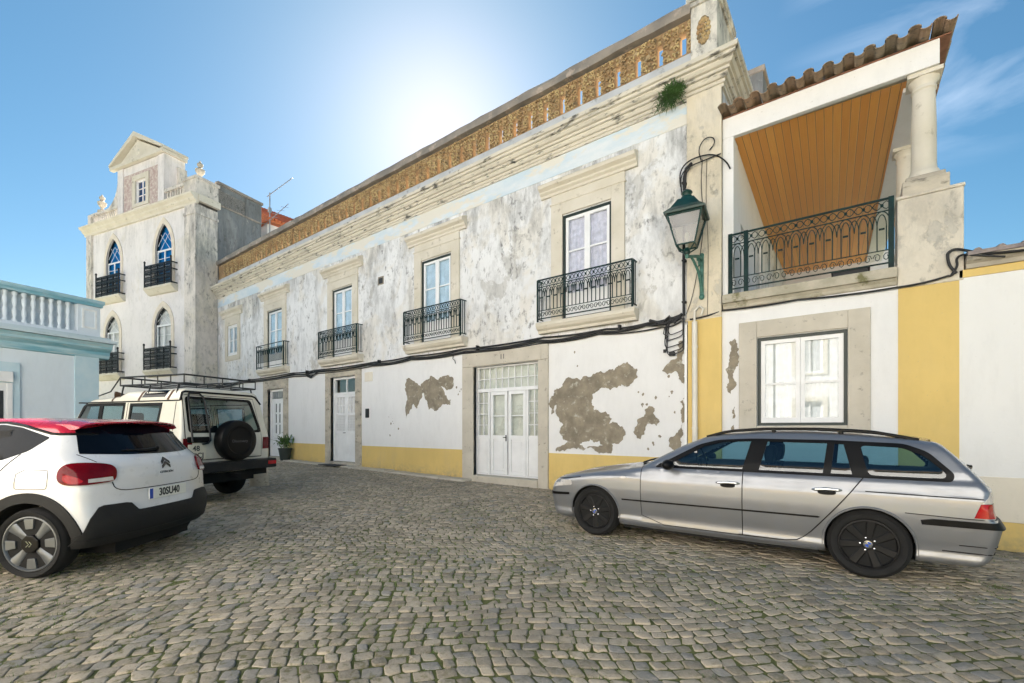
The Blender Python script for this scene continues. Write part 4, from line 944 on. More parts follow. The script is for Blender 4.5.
b = B(); ring(b, -.36, -.02, 4.18, 4.72, .05, -.035, -.02); obj('end_panel', b, M_plain('white_limewash_panel', (.76, .78, .78), .9), bal, space='l')
b = B(); b.box(-2.72, -1.76, -.12, -.052, 2.52, 2.78); sh = obj('shutter_box', b, MT['white_paint'], bh, space='l', bevel=.01)
b = B(); b.box(-2.62, -1.86, -.058, -.051, -.1, 2.5); b.box(-1.86, -1.76, -.075, -.051, -.1, 2.5); b.box(-2.72, -2.62, -.075, -.051, -.1, 2.5); dr = obj('door', b, MT['white_paint'], bh, space='l')
b = B(); b.box(-2.55, -1.92, -.066, -.059, .9, 2.3); obj('pane', b, MT['dark_room'], dr, space='l')
b = B(); b.extr([(-12, 3.96), (-1.2, 3.96), (-3.2, 5.75), (-10, 5.75)], 'xz', 2.0, 7.0); obj('roof', b, MT['plinth_grey'], bh, space='l')

# ------------------------------------------------------------------ red-roofed house behind the parapet
rr_h = thing('red_roofed_house', 'house with red tiled roof seen over the parapet behind the aerial', 'house', (-29.4, 15, 0))
b = B(); b.box(-32.4, -26.7, 12.2, 24, -.3, 13.2); obj('wall', b, MT['white_wall'], rr_h)
b = B(); b.extr([(-32.9, 13.0), (-26.3, 13.0), (-26.3, 13.12), (-29.5, 15.0), (-32.9, 13.12)], 'xz', 12.0, 24.2)
for k in range(60):
    yy = 12.1 + k*.2; b.tube([(-26.25, yy, 13.16), (-29.5, yy, 15.06)], .07, 6)
obj('roof', b, MT['tile_red'], rr_h, smooth=50)
# ------------------------------------------------------------------ the row of houses across the square, behind the photographer
for i, (x0, x1, h, nwin, lab) in enumerate(((-26.0, -14.2, 9.4, 4, 'white two-storey house across the square, tallest of the row'), (-14.1, -3.2, 8.4, 4, 'white two-storey house across the square with ochre plinth'), (-3.1, 10.5, 9.0, 5, 'white two-storey house across the square, widest of the row'))):
    t = thing('opposite_house', lab, 'house', ((x0+x1)/2, -6.5, 0), 0, 'houses across the square')
    holes = []; w = (x1-x0)/nwin
    for k in range(nwin):
        c = x0 + (k+.5)*w; holes += [(c-.5, c+.5, 3.9, 6.0)] + ([(c-.5, c+.5, .1, 2.5)] if k % 2 else [(c-.5, c+.5, 1.1, 2.6)])
    b = B(); wall_grid(b, x0, x1, -.2, h, holes, 0.0, -.25, lambda a, d, z: (a, -6.5+d, z)); b.quad((x0, -6.5, -.2), (x0, -16, -.2), (x0, -16, h), (x0, -6.5, h)); b.quad((x1, -6.5, -.2), (x1, -6.5, h), (x1, -16, h), (x1, -16, -.2)); b.quad((x0, -16, -.2), (x1, -16, -.2), (x1, -16, h), (x0, -16, h))
    obj('wall', b, MT['white_wall'], t, fixn=False)
    for (a, c, d, e) in holes:
        b = B(); ring(b, a, c, d, e, .08, -6.7, -6.62); b.box((a+c)/2-.03, (a+c)/2+.03, -6.7, -6.62, d+.08, e-.08); wo_ = obj('window' if e-d < 2.2 or d > 3 else 'door', b, MT['white_paint'], t)
        b = B(); b.box(a, c, -6.74, -6.71, d, e); obj('pane', b, M_plain('drawn_blind', (.42, .43, .44), .5) if 'drawn_blind' not in bpy.data.materials else bpy.data.materials['drawn_blind'], wo_)
        b = B(); ring(b, a-.2, c+.2, d-.1, e+.2, .2, -6.5, -6.45, .1); obj('window_surround', b, MT['stone'], t)
    b = B(); b.box(x0, x1, -6.5, -6.48, -.2, .8); obj('plinth', b, MT['yellow_wall'], t)
    b = B(); b.extr([(-6.1, h), (-6.1, h+.1), (-11, h+1.5), (-16.4, h+.1), (-16.4, h)], 'yz', x0-.02, x1+.02); obj('roof', b, MT['tile'], t)
# ------------------------------------------------------------------ street lamp on its bracket
LX, LY = -2.44, 8.42
lp = thing('wall_lantern', 'green four-sided street lantern on scrolled bracket beside the loggia', 'street lamp', (-2.34, D-.06, 4.25))
b = B(); b.box(-2.375, -2.305, D-.085, D-.062, 3.86, 4.64); b.blob((-2.34, D-.075, 3.86), (.05, .03, .06), 8, 5); b.blob((-2.34, D-.075, 4.64), (.045, .03, .05), 8, 5)
b.tube([(-2.34, D-.085, 4.56), (-2.36, D-.25, 4.58), (-2.41, LY+.2, 4.52), (LX, LY, 4.46), (LX, LY, 4.56)], [.030, .028, .028, .030, .034], 8)
b.tube([(-2.34, D-.085, 3.95), (-2.345, D-.13, 4.10), (-2.36, D-.22, 4.30), (-2.40, D-.40, 4.46), (-2.42, D-.52, 4.52)], [.028, .026, .024, .022, .02], 8)
for (yy, zz, s) in ((D-.18, 4.46, .08), (D-.15, 4.28, .055), (D-.30, 4.51, .05)):
    b.tube([(-2.355, yy + s*(1-k*.09)*math.cos(k*.8), zz + s*(1-k*.09)*math.sin(k*.8)) for k in range(9)], .014, 5)
br = obj('bracket', b, MT['patina'], lp, smooth=50)
def sq_frust(b, z0, h0, z1, h1, rot=0.35):
    vs = []
    for z, h in ((z0, h0), (z1, h1)):
        for k in range(4):
            t = rot + math.pi/4 + k*math.pi/2; vs.append((LX + h*1.414*math.cos(t), LY + h*1.414*math.sin(t), z))
    b.add(vs, [(0,1,5,4), (1,2,6,5), (2,3,7,6), (3,0,4,7), (3,2,1,0), (4,5,6,7)])
ROT = YAW - R(30)
b = B(); sq_frust(b, 5.17, .335, 5.20, .345, ROT); sq_frust(b, 5.20, .345, 5.30, .24, ROT); sq_frust(b, 5.30, .24, 5.47, .135, ROT)
b.lathe([(.11, 5.47), (.10, 5.53), (.075, 5.55), (.085, 5.58), (.10, 5.60), (.085, 5.63), (.04, 5.66)], (LX, LY, 0), n=14)
obj('lantern_hood', b, MT['lamp_green'], lp, smooth=35)
b = B()
for k in range(4):
    t = ROT + math.pi/4 + k*math.pi/2; t2 = t + math.pi/2; P = lambda h, z, tt: (LX + h*1.414*math.cos(tt), LY + h*1.414*math.sin(tt), z)
    b.tube([P(.155, 4.64, t), P(.285, 5.17, t)], .014, 5); b.tube([P(.155, 4.65, t), P(.155, 4.65, t2)], .016, 5); b.tube([P(.28, 5.155, t), P(.28, 5.155, t2)], .016, 5)
    b.tube([P(.155, 4.64, t), P(.055, 4.55, t)], .012, 5)
b.lathe([(.05, 4.50), (.065, 4.54), (.05, 4.58), (.03, 4.62)], (LX, LY, 0), n=12)
obj('lantern_frame', b, MT['lamp_green'], lp, smooth=35)
b = B(); vs = []
for z, h in ((4.655, .150), (5.15, .272)):
    for k in range(4):
        t = ROT + math.pi/4 + k*math.pi/2; vs.append((LX + h*1.414*math.cos(t), LY + h*1.414*math.sin(t), z))
b.add(vs, [(0,1,5,4), (1,2,6,5), (2,3,7,6), (3,0,4,7)]); obj('lantern_pane', b, MT['lamp_glass'], lp)
b = B(); b.lathe([(.02, 4.62), (.03, 4.68), (.045, 4.76), (.045, 4.82), (.03, 4.88), (.01, 4.90)], (LX, LY, 0), n=12); obj('bulb', b, M_plain('frosted_bulb', (.5, .5, .46), .4), lp, smooth=True)

# ------------------------------------------------------------------ cables
rc = random.Random(9)
def sag(pts, s, n=12):
    out = []
    for i in range(len(pts)-1):
        a, c = Vector(pts[i]), Vector(pts[i+1])
        for k in range(n):
            t = k/n; p = a.lerp(c, t); p.z -= 4*s*t*(1-t); out.append(p)
    return out + [Vector(pts[-1])]
b = B()
for j, (dz, dy, r_, s) in enumerate(((.03, .05, .022, .03), (-.04, .07, .026, .05), (.0, .09, .018, .07), (-.09, .045, .016, .04))):
    pts = [(-25.2, D-dy, 3.44+dz)] + [(x + rc.uniform(-.2, .2), D-dy, 3.50 + dz + rc.uniform(-.02, .02)) for x in (-22.0, -17.5, -15.9, -12.6, -10.7, -8.4, -6.0, -4.4, -3.3)] + [(-2.72, D-dy, 3.56+dz)]
    b.tube(sag(pts, s), r_, 6)
for x in (-21.5, -16.6, -12.2, -8.0, -4.0): b.box(x-.02, x+.02, D-.11, D, 3.42, 3.56)
for i in range(3): b.tube([(-16.7 + .10*i, D-.06, 3.42), (-16.5+.1*i, D-.07, 3.30 - .03*i), (-16.15, D-.08, 3.33), (-15.9+.05*i, D-.06, 3.45)], .018, 5)
for x, z in ((-3.05, 3.40), (-8.9, 3.44)): b.tube([(x, D-.04, z), (x-.03, D-.04, z-.14), (x+.05, D-.04, z-.2), (x+.06, D-.03, z-.28)], .010, 5)
tag(obj('cable_bundle', b, MT['cable'], loc=(-13, D, 3.3), smooth=60), 'bundle of black cables running along the long facade under the balconies', 'cable')
b = B()   # hanging square loops next to the drainpipe
for i, (w, z0, z1) in enumerate(((.34, 3.52, 3.16), (.36, 3.50, 3.02), (.34, 3.50, 2.92), (.30, 3.54, 3.26), (.33, 3.50, 2.86))):
    x1 = -2.70 + .01*i; yy = D - .05 - .012*i
    b.tube(smooth3([(x1, yy, z0), (x1+rc.uniform(-.01, .01), yy, z1+.06), (x1-.03, yy, z1+.01), (x1-w*.5, yy-.01, z1-.03), (x1-w+.04, yy, z1-.05), (x1-w, yy, z1+.02), (x1-w+.02, yy, (z0+z1)/2), (x1-w+.03, yy, z0)], 1), .010, 5)
b.tube([(-3.35, D-.07, 3.56), (-3.1, D-.08, 3.46), (-2.95, D-.08, 3.58), (-2.85, D-.08, 3.44), (-2.7, D-.08, 3.60)], .03, 6)
b.box(-2.95, -2.85, D-.10, D-.04, 2.80, 2.88); b.box(-3.07, -3.02, D-.08, D-.04, 2.88, 2.94)
tag(obj('looped_cable', b, MT['cable'], loc=(-2.9, D, 3.2), smooth=60), 'coiled black cables hanging in square loops beside the white drainpipe', 'cable')
b = B(); b.tube([(-2.665, D-.09, 3.55), (-2.67, D-.09, 4.5), (-2.66, D-.09, 5.6), (-2.66, D-.09, 6.20), (-2.62, D-.12, 6.36), (-2.5, D-.14, 6.42)], .026, 8)
for z in (3.8, 4.6, 5.5, 6.1): b.box(-2.70, -2.63, D-.12, D-.0, z, z+.03)
tag(obj('conduit', b, MT['cable'], loc=(-2.66, D, 3.5), smooth=60), 'upright black conduit clipped to the wall behind the lantern', 'conduit')
b = B()
b.tube(smooth3([(-2.72, D-.10, 6.05), (-2.74, D-.12, 6.32), (-2.60, D-.16, 6.46), (-2.35, D-.14, 6.50), (-2.1, D-.10, 6.46), (-1.92, D-.02, 6.30), (-1.86, D-.0, 6.15)]), .014, 5)
b.tube(smooth3([(-2.70, D-.10, 5.9), (-2.72, D-.14, 6.25), (-2.55, D-.16, 6.36), (-2.3, D-.12, 6.40), (-2.0, D-.09, 6.44)]), .012, 5)
b.tube(smooth3([(-2.35, D-.08, 6.44), (-2.40, D-.1, 6.66), (-2.28, D-.12, 6.82), (-2.12, D-.12, 6.78), (-2.10, D-.1, 6.66), (-2.2, D-.08, 6.58)]), .010, 5)
b.tube(smooth3([(-2.33, D-.07, 6.46), (-2.36, D-.07, 6.0), (-2.30, D-.07, 5.3), (-2.36, D-.07, 4.7), (-2.5, D-.08, 3.9), (-2.62, D-.08, 3.58)]), .007, 4)
b.tube(smooth3([(-2.25, D-.07, 6.42), (-2.27, D-.07, 5.6), (-2.22, D-.07, 4.9), (-2.24, D-.07, 3.5)]), .005, 4)
b.tube(smooth3([(-2.55, D-.09, 6.36), (-2.53, LY+.25, 6.1), (-2.47, LY+.03, 5.72)]), .009, 5)
tag(obj('stray_cable', b, MT['cable'], loc=(-2.3, D, 5.5), smooth=60), 'tangle of thin black cables curling on the cream pilaster above the lantern', 'cable')
b = B(); b.tube(sag([(-2.55, D-.10, 3.46), (-1.98, D-.04, 3.555), (-.8, D-.05, 3.55), (.49, D-.045, 3.52), (1.05, D-.045, 3.58), (1.12, D-.06, 3.62)], .02), .016, 6)
b.tube(smooth3([(1.14, D-.05, 3.60), (1.06, D-.05, 3.72), (1.04, D-.05, 3.88), (1.06, D-.05, 3.93), (1.13, D-.06, 3.95), (1.22, D-.08, 3.90), (1.45, D-.15, 3.76), (2.2, D-.16, 3.73)]), .018, 6)
b.tube(smooth3([(1.08, D-.06, 3.58), (1.15, D-.06, 3.70), (1.13, D-.06, 3.80), (1.18, D-.08, 3.85), (1.28, D-.14, 3.80), (1.6, D-.16, 3.70)]), .015, 6)
tag(obj('facade_cable', b, MT['cable'], loc=(0, D, 3.5), smooth=60), 'single black cable under the loggia that loops up the ochre pilaster', 'cable')
b = B(); b.tube([(-2.46, D-.11, 3.40), (-2.45, D-.11, -.28)], .050, 12); b.tube([(-2.465, D-.11, 3.38), (-2.46, D-.11, 3.60), (-2.38, D-.12, 3.68), (-2.30, D-.12, 3.62), (-2.34, D-.12, 3.50)], .022, 7)
for z in (.6, 1.35, 2.9): b.lathe([(.058, z), (.058, z+.05)], (-2.455, D-.11, 0), n=12)
tag(obj('drainpipe', b, MT['pipe'], loc=(-2.46, D, -.2), smooth=50), 'cream drainpipe running down the ochre pilaster below the lantern', 'pipe')
b = B(); b.box(-2.66, -2.615, D-.07, D-.012, -.3, 3.38)
tag(obj('cable_trunking', b, MT['white_paint'], loc=(-2.64, D, 0)), 'flat white cable cover on the edge of the flaking white wall', 'trunking')

# ------------------------------------------------------------------ plants, pot, mat, bollard, aerial
b = B(); leaf_clump(b, (-2.84, D-.27, 7.79), (.09, .05, .05), 420, .19, .5, .010, 3, .5); leaf_clump(b, (-2.92, D-.24, 7.72), (.10, .05, .06), 260, .15, -.1, .010, 4, .9); leaf_clump(b, (-2.74, D-.24, 7.84), (.07, .04, .05), 200, .16, .8, .008, 6, .4)
for k in range(16):
    q = Vector((-2.85+.05*math.cos(k*2.4), D-.22, 7.74)); e = q + Vector((.26*math.cos(k*1.3), -.14+.05*math.sin(k*3), .10+.16*math.sin(k*1.9))); b.tube([q, q.lerp(e, .5)+Vector((0, 0, .05)), e], [.005, .004, .002], 4)
tag(obj('wall_fern', b, MT['leaf'], loc=(-2.86, D-.2, 7.75), fixn=False), 'bushy green fern growing out of the cornice', 'plant')
pp = thing('potted_plant', 'leafy green plant in a dark pot beside the left-hand door', 'plant', (-17.75, 8.78, .12))
b = B(); b.lathe([(.17, .12), (.24, .55), (.255, .55), (.255, .60), (.225, .60), (.21, .54)], (-17.75, 8.78, 0), n=18); obj('pot', b, MT['pot'], pp, smooth=40)
b = B(); b.lathe([(.005, .552), (.21, .55)], (-17.75, 8.78, 0), n=14); obj('soil', b, MT['soil'], pp)
b = B(); leaf_clump(b, (-17.75, 8.78, .78), (.10, .10, .10), 70, .42, .7, .035, 8, .5); leaf_clump(b, (-17.95, 8.7, .80), (.12, .10, .08), 30, .45, .2, .022, 9, .4)
for k in range(6): b.tube([(-17.75, 8.78, .55), (-17.75+.04*math.cos(k), 8.78+.04*math.sin(k), .75), (-17.75+.2*math.cos(k), 8.78+.2*math.sin(k), 1.05)], .008, 4)
obj('foliage', b, MT['leaf2'], pp, fixn=False)
b = B(); b.box(-14.75, -13.75, 8.42, 8.88, .11, .135)
tag(obj('doormat', b, M_plain('dark_doormat', (.035, .034, .033), .95, 0, .4, 30), loc=(-14.25, 8.65, .11), bevel=.006), 'dark doormat lying on the stones before the narrow panelled door', 'doormat')
zb = float(gz(-11.0, 4.75))
b = B(); b.lathe([(.20, zb-.06), (.205, zb+.02), (.16, zb+.46), (.145, zb+.52), (.09, zb+.57), (.01, zb+.58)], (-11.0, 4.85, 0), n=16)
tag(obj('stone_bollard', b, MT['stone_worn'], loc=(-11.0, 4.85, zb), smooth=40, bevel=None), 'short tapered stone bollard behind the bumper of the cream off-roader', 'bollard')
ae = thing('rooftop_aerial', 'thin television aerial on a mast behind the tracery parapet', 'aerial', (-26.3, 12.15, 8.3))
b = B(); b.tube([(-26.3, 12.15, 8.3), (-26.3, 12.15, 14.6)], .035, 6); obj('mast', b, MT['grey_metal'], ae)
b = B(); d_ = Vector((.75, .45, .55)).normalized(); o_ = Vector((-26.3, 12.15, 14.5)); b.tube([o_-d_*.2, o_+d_*1.6], .022, 5)
for k in range(8):
    p = o_ + d_*(k*.21); b.tube([p+Vector((-.22, .12, .2))*(.6+.05*k), p-Vector((-.22, .12, .2))*(.6+.05*k)], .012, 4)
b.tube([o_+Vector((-.5, -.1, -1.65)), o_+Vector((1.5, .3, -.85))], .020, 5); 
for k in range(6): p = o_+Vector((-.3+.3*k, -.06+.06*k, -1.57+.12*k)); b.tube([p+Vector((-.25, .35, .18)), p-Vector((-.25, .35, .18))], .012, 4)
b.box(-26.36, -26.24, 12.07, 12.23, 13.5, 13.75)
obj('antenna', b, MT['grey_metal'], ae)
pb = thing('planter_box', 'low dark planter trough on the loggia floor behind the railing', 'planter', (-.08, D+.38, 3.83))
b = B(); b.extr([(-.30, 3.835), (.12, 3.835), (.15, 4.0), (-.33, 4.0)], 'xz', D+.28, D+.50); obj('trough', b, MT['black_iron'], pb); b = B(); ring(b, -.35, .17, 3.985, 4.012, .02, D+.265, D+.515); b.box(-.33, .15, D+.27, D+.51, 4.001, 4.008); obj('rim', b, MT['black_iron'], pb)
# worn kerb stones along the foot of the long facade
b = B(); x = -18.0; rk = random.Random(2)
while x < -8.7:
    L = rk.uniform(.5, .95); z = float(gz(x+L/2, 8.9)) + .045 + rk.uniform(-.01, .01)
    if not (-15.1 < x < -13.5 and False): b.box(x, x+L-.015, 8.66 + rk.uniform(-.02, .02), 9.06, z-.15, z)
    x += L
tag(obj('kerb_stones', b, MT['stone_grey'], loc=(-13, 8.9, 0), bevel=.015), kind='structure')
# ------------------------------------------------------------------ cars: an implicit body surface, meshed, with panels cast onto it
def curve(xs, ys, sm=.03):
    t = np.linspace(min(xs)-.3, max(xs)+.3, 700); v = np.interp(t, xs, ys); dt = t[1]-t[0]; w = max(1, int(sm/dt))
    k = np.hanning(2*w+3); k /= k.sum(); pad = len(k)//2
    v2 = np.convolve(np.concatenate([np.full(pad, v[0]), v, np.full(pad, v[-1])]), k, 'valid')
    return lambda x: np.interp(x, t, v2)
def smax(a, b, k):
    h = np.clip(.5 + .5*(a-b)/k, 0, 1); return b + (a-b)*h + k*h*(1-h)
class Car:
    def __init__(s, T, Wd, P, Fr, Rr, Bt, crown=.05, fc=(.25, 2.5), rc=.06, rp=4, ks=(.08, .06, .06, .04), arches=(), rcz=None, sm=.03):
        s.T, s.W, s.P = curve(*T, sm), curve(*Wd, sm), curve(*P, .15); s.F, s.R, s.Bt = curve(*Fr, sm), curve(*Rr, sm), curve(*Bt, sm)
        s.crown, s.fc, s.rc, s.rp, s.ks, s.arches = crown, fc, rc, rp, ks, arches
        s.rcz = curve(*rcz, .05) if rcz else (lambda z: rc)
        s.hw = max(Wd[1])
    def f0(s, p):
        x, y, z = p[..., 0], np.abs(p[..., 1]), p[..., 2]
        g = smax(y - s.W(z)*s.P(x), z - s.T(x) + s.crown*(y/.8)**2, s.ks[0])
        g = smax(g, s.F(z) + s.fc[0]*(y/s.hw)**s.fc[1] - x, s.ks[1])
        g = smax(g, x - s.R(z) + s.rcz(z)*(y/s.hw)**s.rp, s.ks[2])
        return smax(g, s.Bt(x) - z, s.ks[3])
    def f(s, p):
        g = s.f0(p); x, y, z = p[..., 0], np.abs(p[..., 1]), p[..., 2]
        for (ax, az, r) in s.arches:
            g = np.maximum(g, -np.maximum(np.sqrt((x-ax)**2 + (z-az)**2) - r, .52 - y))
        return g
    def shell(s, lo, hi, h):
        n = [int((b_-a_)/h)+2 for a_, b_ in zip(lo, hi)]
        ax = [lo[i] + h*np.arange(n[i]) for i in range(3)]
        G = np.stack(np.meshgrid(*ax, indexing='ij'), -1); V = s.f(G)
        acc = np.zeros([k-1 for k in n] + [3]); cnt = np.zeros([k-1 for k in n]); edges = []
        for a in range(3):
            sl0 = [slice(None)]*3; sl1 = [slice(None)]*3; sl0[a] = slice(0, -1); sl1[a] = slice(1, None)
            v0, v1 = V[tuple(sl0)], V[tuple(sl1)]; cr = (v0 < 0) != (v1 < 0)
            idx = np.argwhere(cr); t = v0[cr]/(v0[cr]-v1[cr]); pt = np.stack([ax[i][idx[:, i]] for i in range(3)], 1); pt[:, a] += t*h
            o1, o2 = (a+1) % 3, (a+2) % 3
            for d1 in (0, -1):
                for d2 in (0, -1):
                    c = idx.copy(); c[:, o1] += d1; c[:, o2] += d2
                    ok = np.all((c >= 0) & (c < np.array(cnt.shape)), 1)
                    np.add.at(acc, tuple(c[ok].T), pt[ok]); np.add.at(cnt, tuple(c[ok].T), 1)
            edges.append((a, idx, v0[cr] < 0))
        act = cnt > 0; ids = np.full(cnt.shape, -1); ids[act] = np.arange(act.sum()); P = acc[act]/cnt[act][:, None]
        Fc = []
        for a, idx, neg in edges:
            o1, o2 = (a+1) % 3, (a+2) % 3
            q = []
            for d1, d2 in ((0, 0), (-1, 0), (-1, -1), (0, -1)):
                c = idx.copy(); c[:, o1] += d1; c[:, o2] += d2; q.append(c)
            ok = np.all([np.all((c >= 0) & (c < np.array(cnt.shape)), 1) for c in q], 0)
            quad = np.stack([ids[tuple(c[ok].T)] for c in q], 1); ng = neg[ok]
            quad[~ng] = quad[~ng][:, ::-1]; Fc.append(quad)
        Fc = np.concatenate(Fc)
        for _ in range(3):
            fv = s.f(P); e = 1e-3; g = np.stack([(s.f(P + np.eye(3)[i]*e) - s.f(P - np.eye(3)[i]*e))/(2*e) for i in range(3)], 1)
            st = fv[:, None]*g/np.maximum((g*g).sum(1, keepdims=True), .25); L = np.linalg.norm(st, axis=1, keepdims=True); P = P - st*np.minimum(1, .4*h/np.maximum(L, 1e-9))
        return P, Fc
    def cast(s, uv, kind, off, x0=None):
        uv = np.asarray(uv, float); n = len(uv); z = uv[:, 1]; o = np.zeros((n, 3)); d = np.zeros((n, 3))
        if kind in ('L', 'R'):
            sg = -1 if kind == 'L' else 1
            o[:, 0] = uv[:, 0]; o[:, 1] = sg*1.3; o[:, 2] = z; d[:, 1] = -sg; Lm = 1.25
        elif kind == 'rear': o[:, 0] = 5.2; o[:, 1] = uv[:, 0]; o[:, 2] = z; d[:, 0] = -1; Lm = 2.4
        elif kind == 'front': o[:, 0] = -.6; o[:, 1] = uv[:, 0]; o[:, 2] = z; d[:, 0] = 1; Lm = 3.4
        elif kind == 'top': o[:, 0] = uv[:, 0]; o[:, 1] = uv[:, 1]; o[:, 2] = 2.6; d[:, 2] = -1; Lm = 2.4
        elif kind == 'nose':
            th = uv[:, 0]; o[:, 0] = x0 - 2.6*np.cos(th); o[:, 1] = 2.6*np.sin(th); o[:, 2] = z; d[:, 0] = np.cos(th); d[:, 1] = -np.sin(th); Lm = 2.55
        else:            # wrap: angle round a vertical axis at x0
            th = uv[:, 0]; o[:, 0] = x0 + 2.6*np.cos(th); o[:, 1] = 2.6*np.sin(th); o[:, 2] = z; d[:, 0] = -np.cos(th); d[:, 1] = -np.sin(th); Lm = 2.55
        K = 90; ts = np.linspace(0, Lm, K)
        fv = s.f0(o[:, None, :] + d[:, None, :]*ts[None, :, None]) - off
        ins = fv < 0; hit = ins.any(1); k = np.where(hit, ins.argmax(1), K-1); k = np.maximum(k, 1)
        a = ts[k-1]; c = ts[k]
        for _ in range(22):
            m = (a+c)/2; fm_ = s.f0(o + d*m[:, None]) - off; neg = fm_ < 0; c = np.where(neg, m, c); a = np.where(neg, a, m)
        r = np.where(hit, c, np.nan)
        if not hit.all():
            r = np.where(np.isnan(r), np.nanmedian(r) if hit.any() else 1.0, r)
        return o + d*r[:, None], d
def resample(poly, g, closed=True):
    out = []
    n = len(poly)
    for i in range(n if closed else n-1):
        p, q = poly[i], poly[(i+1) % n]; L = math.hypot(q[0]-p[0], q[1]-p[1]); k = max(1, int(math.ceil(L/g)))
        out += [(p[0]+(q[0]-p[0])*j/k, p[1]+(q[1]-p[1])*j/k) for j in range(k)]
    return out if closed else out + [poly[-1]]
def chaikin(poly, n=2, closed=True):
    for _ in range(n):
        o = [] if closed else [poly[0]]
        m = len(poly)
        for i in range(m if closed else m-1):
            p, q = poly[i], poly[(i+1) % m]; o += [(p[0]*.75+q[0]*.25, p[1]*.75+q[1]*.25), (p[0]*.25+q[0]*.75, p[1]*.25+q[1]*.75)]
        poly = o if closed else o + [poly[-1]]
    return poly
def roundc(poly, r=.03, n=4):
    out = []; m = len(poly)
    for i in range(m):
        p, a, c = Vector(poly[i]), Vector(poly[i-1]), Vector(poly[(i+1) % m])
        u, v = (a-p), (c-p); k = min(r, u.length*.45, v.length*.45); p0 = p + u.normalized()*k; p1 = p + v.normalized()*k
        out += [tuple(p0*(1-t)**2 + p*2*t*(1-t) + p1*t*t) for t in [j/n for j in range(n+1)]]
    return out
def in_poly(P, poly):
    P = np.asarray(P); c = np.zeros(len(P), bool); j = len(poly)-1
    for i in range(len(poly)):
        (xi, yi), (xj, yj) = poly[i], poly[j]
        if yi != yj:
            m = ((yi > P[:, 1]) != (yj > P[:, 1])) & (P[:, 0] < (xj-xi)*(P[:, 1]-yi)/(yj-yi) + xi); c ^= m
        j = i
    return c
def patch(b, car, outer, kind, off=.003, th=.012, holes=(), g=.05, x0=None, us=1.0):
    """a panel cast onto the body; us stretches u so that the grid spacing is even (wrap kind)"""
    loops = [resample([(u*us, v) for u, v in o], g) for o in [outer] + list(holes)]
    vv = []; ee = []
    for o in loops:
        n0 = len(vv); vv += o; ee += [(n0+i, n0+(i+1) % len(o)) for i in range(len(o))]
    us_ = [p[0] for p in loops[0]]; vs_ = [p[1] for p in loops[0]]
    gx = np.arange(min(us_), max(us_), g); gy_ = np.arange(min(vs_), max(vs_), g)
    if len(gx) and len(gy_):
        Gp = np.stack(np.meshgrid(gx, gy_), -1).reshape(-1, 2); m = in_poly(Gp, loops[0])
        for h in loops[1:]: m &= ~in_poly(Gp, h)
        Gp = Gp[m]; E_ = np.array(vv)
        if len(Gp): dmin = np.min(np.linalg.norm(Gp[:, None]-E_[None], axis=2), 1); Gp = Gp[dmin > .45*g]; vv = vv + [tuple(p) for p in Gp]
    r = delaunay_2d_cdt([Vector(p) for p in vv], ee, [], 0, 1e-6)
    V2 = np.array([(p.x, p.y) for p in r[0]]); T = [f for f in r[2]]
    C = np.array([V2[list(f)].mean(0) for f in T]); m = in_poly(C, loops[0])
    for h in loops[1:]: m &= ~in_poly(C, h)
    T = [f for f, k in zip(T, m) if k]
    V3, d = car.cast(V2/np.array([us, 1.0]), kind, off, x0)
    # outline edges get a wall inwards
    from collections import Counter
    ec = Counter()
    for f in T:
        for i in range(len(f)): ec[tuple(sorted((f[i], f[(i+1) % len(f)])))] += 1
    be = [e for e, k in ec.items() if k == 1]; bv = sorted(set(i for e in be for i in e)); mp_ = {v: len(V3)+i for i, v in enumerate(bv)}
    inner = V3[bv] + d[bv]*th
    b.add([tuple(p) for p in V3] + [tuple(p) for p in inner], [tuple(f) for f in T] + [(e[0], e[1], mp_[e[1]], mp_[e[0]]) for e in be])
def line_on(b, car, path, kind, r=.004, off=.001, g=.05, closed=False, n=5, x0=None, us=1.0):
    p = resample([(u*us, v) for u, v in path], g, closed); p = [(u/us, v) for u, v in p]
    V3, d = car.cast(p, kind, off, x0); pts = [tuple(q) for q in V3]
    b.tube(pts + ([pts[0]] if closed else []), r, n, not closed)
def build_shell(car, name, mat, parent, lo, hi, h, cut=None, split=None):
    """split: list of (name, material, test) taken out of the body as parts of their own; cut(c)->faces left open"""
    P, Fq = car.shell(lo, hi, h); C = P[Fq].mean(1); keep = np.ones(len(Fq), bool)
    if cut is not None: keep &= ~cut(C)
    out = []
    def mk(nm, m, mask):
        f_ = Fq[mask]; used = np.unique(f_); re = np.full(len(P), -1); re[used] = np.arange(len(used))
        me = bpy.data.meshes.new(nm); me.from_pydata([tuple(p) for p in P[used]], [], [tuple(q) for q in re[f_]]); me.shade_smooth(); me.materials.append(m)
        e = 4e-3; Q = P[used]; G = np.stack([(car.f0(Q + np.eye(3)[i]*e) - car.f0(Q - np.eye(3)[i]*e)) for i in range(3)], 1); G /= np.maximum(np.linalg.norm(G, axis=1, keepdims=True), 1e-9); me.normals_split_custom_set_from_vertices([tuple(g) for g in G])
        o = bpy.data.objects.new(nm, me); COL.objects.link(o); o.parent = parent; MW[o.name] = MW[parent.name]; return o
    for (nm, m, test) in (split or []):
        t = test(C) & keep; keep &= ~t; out.append(mk(nm, m, t))
    return [mk(name, mat, keep)] + out
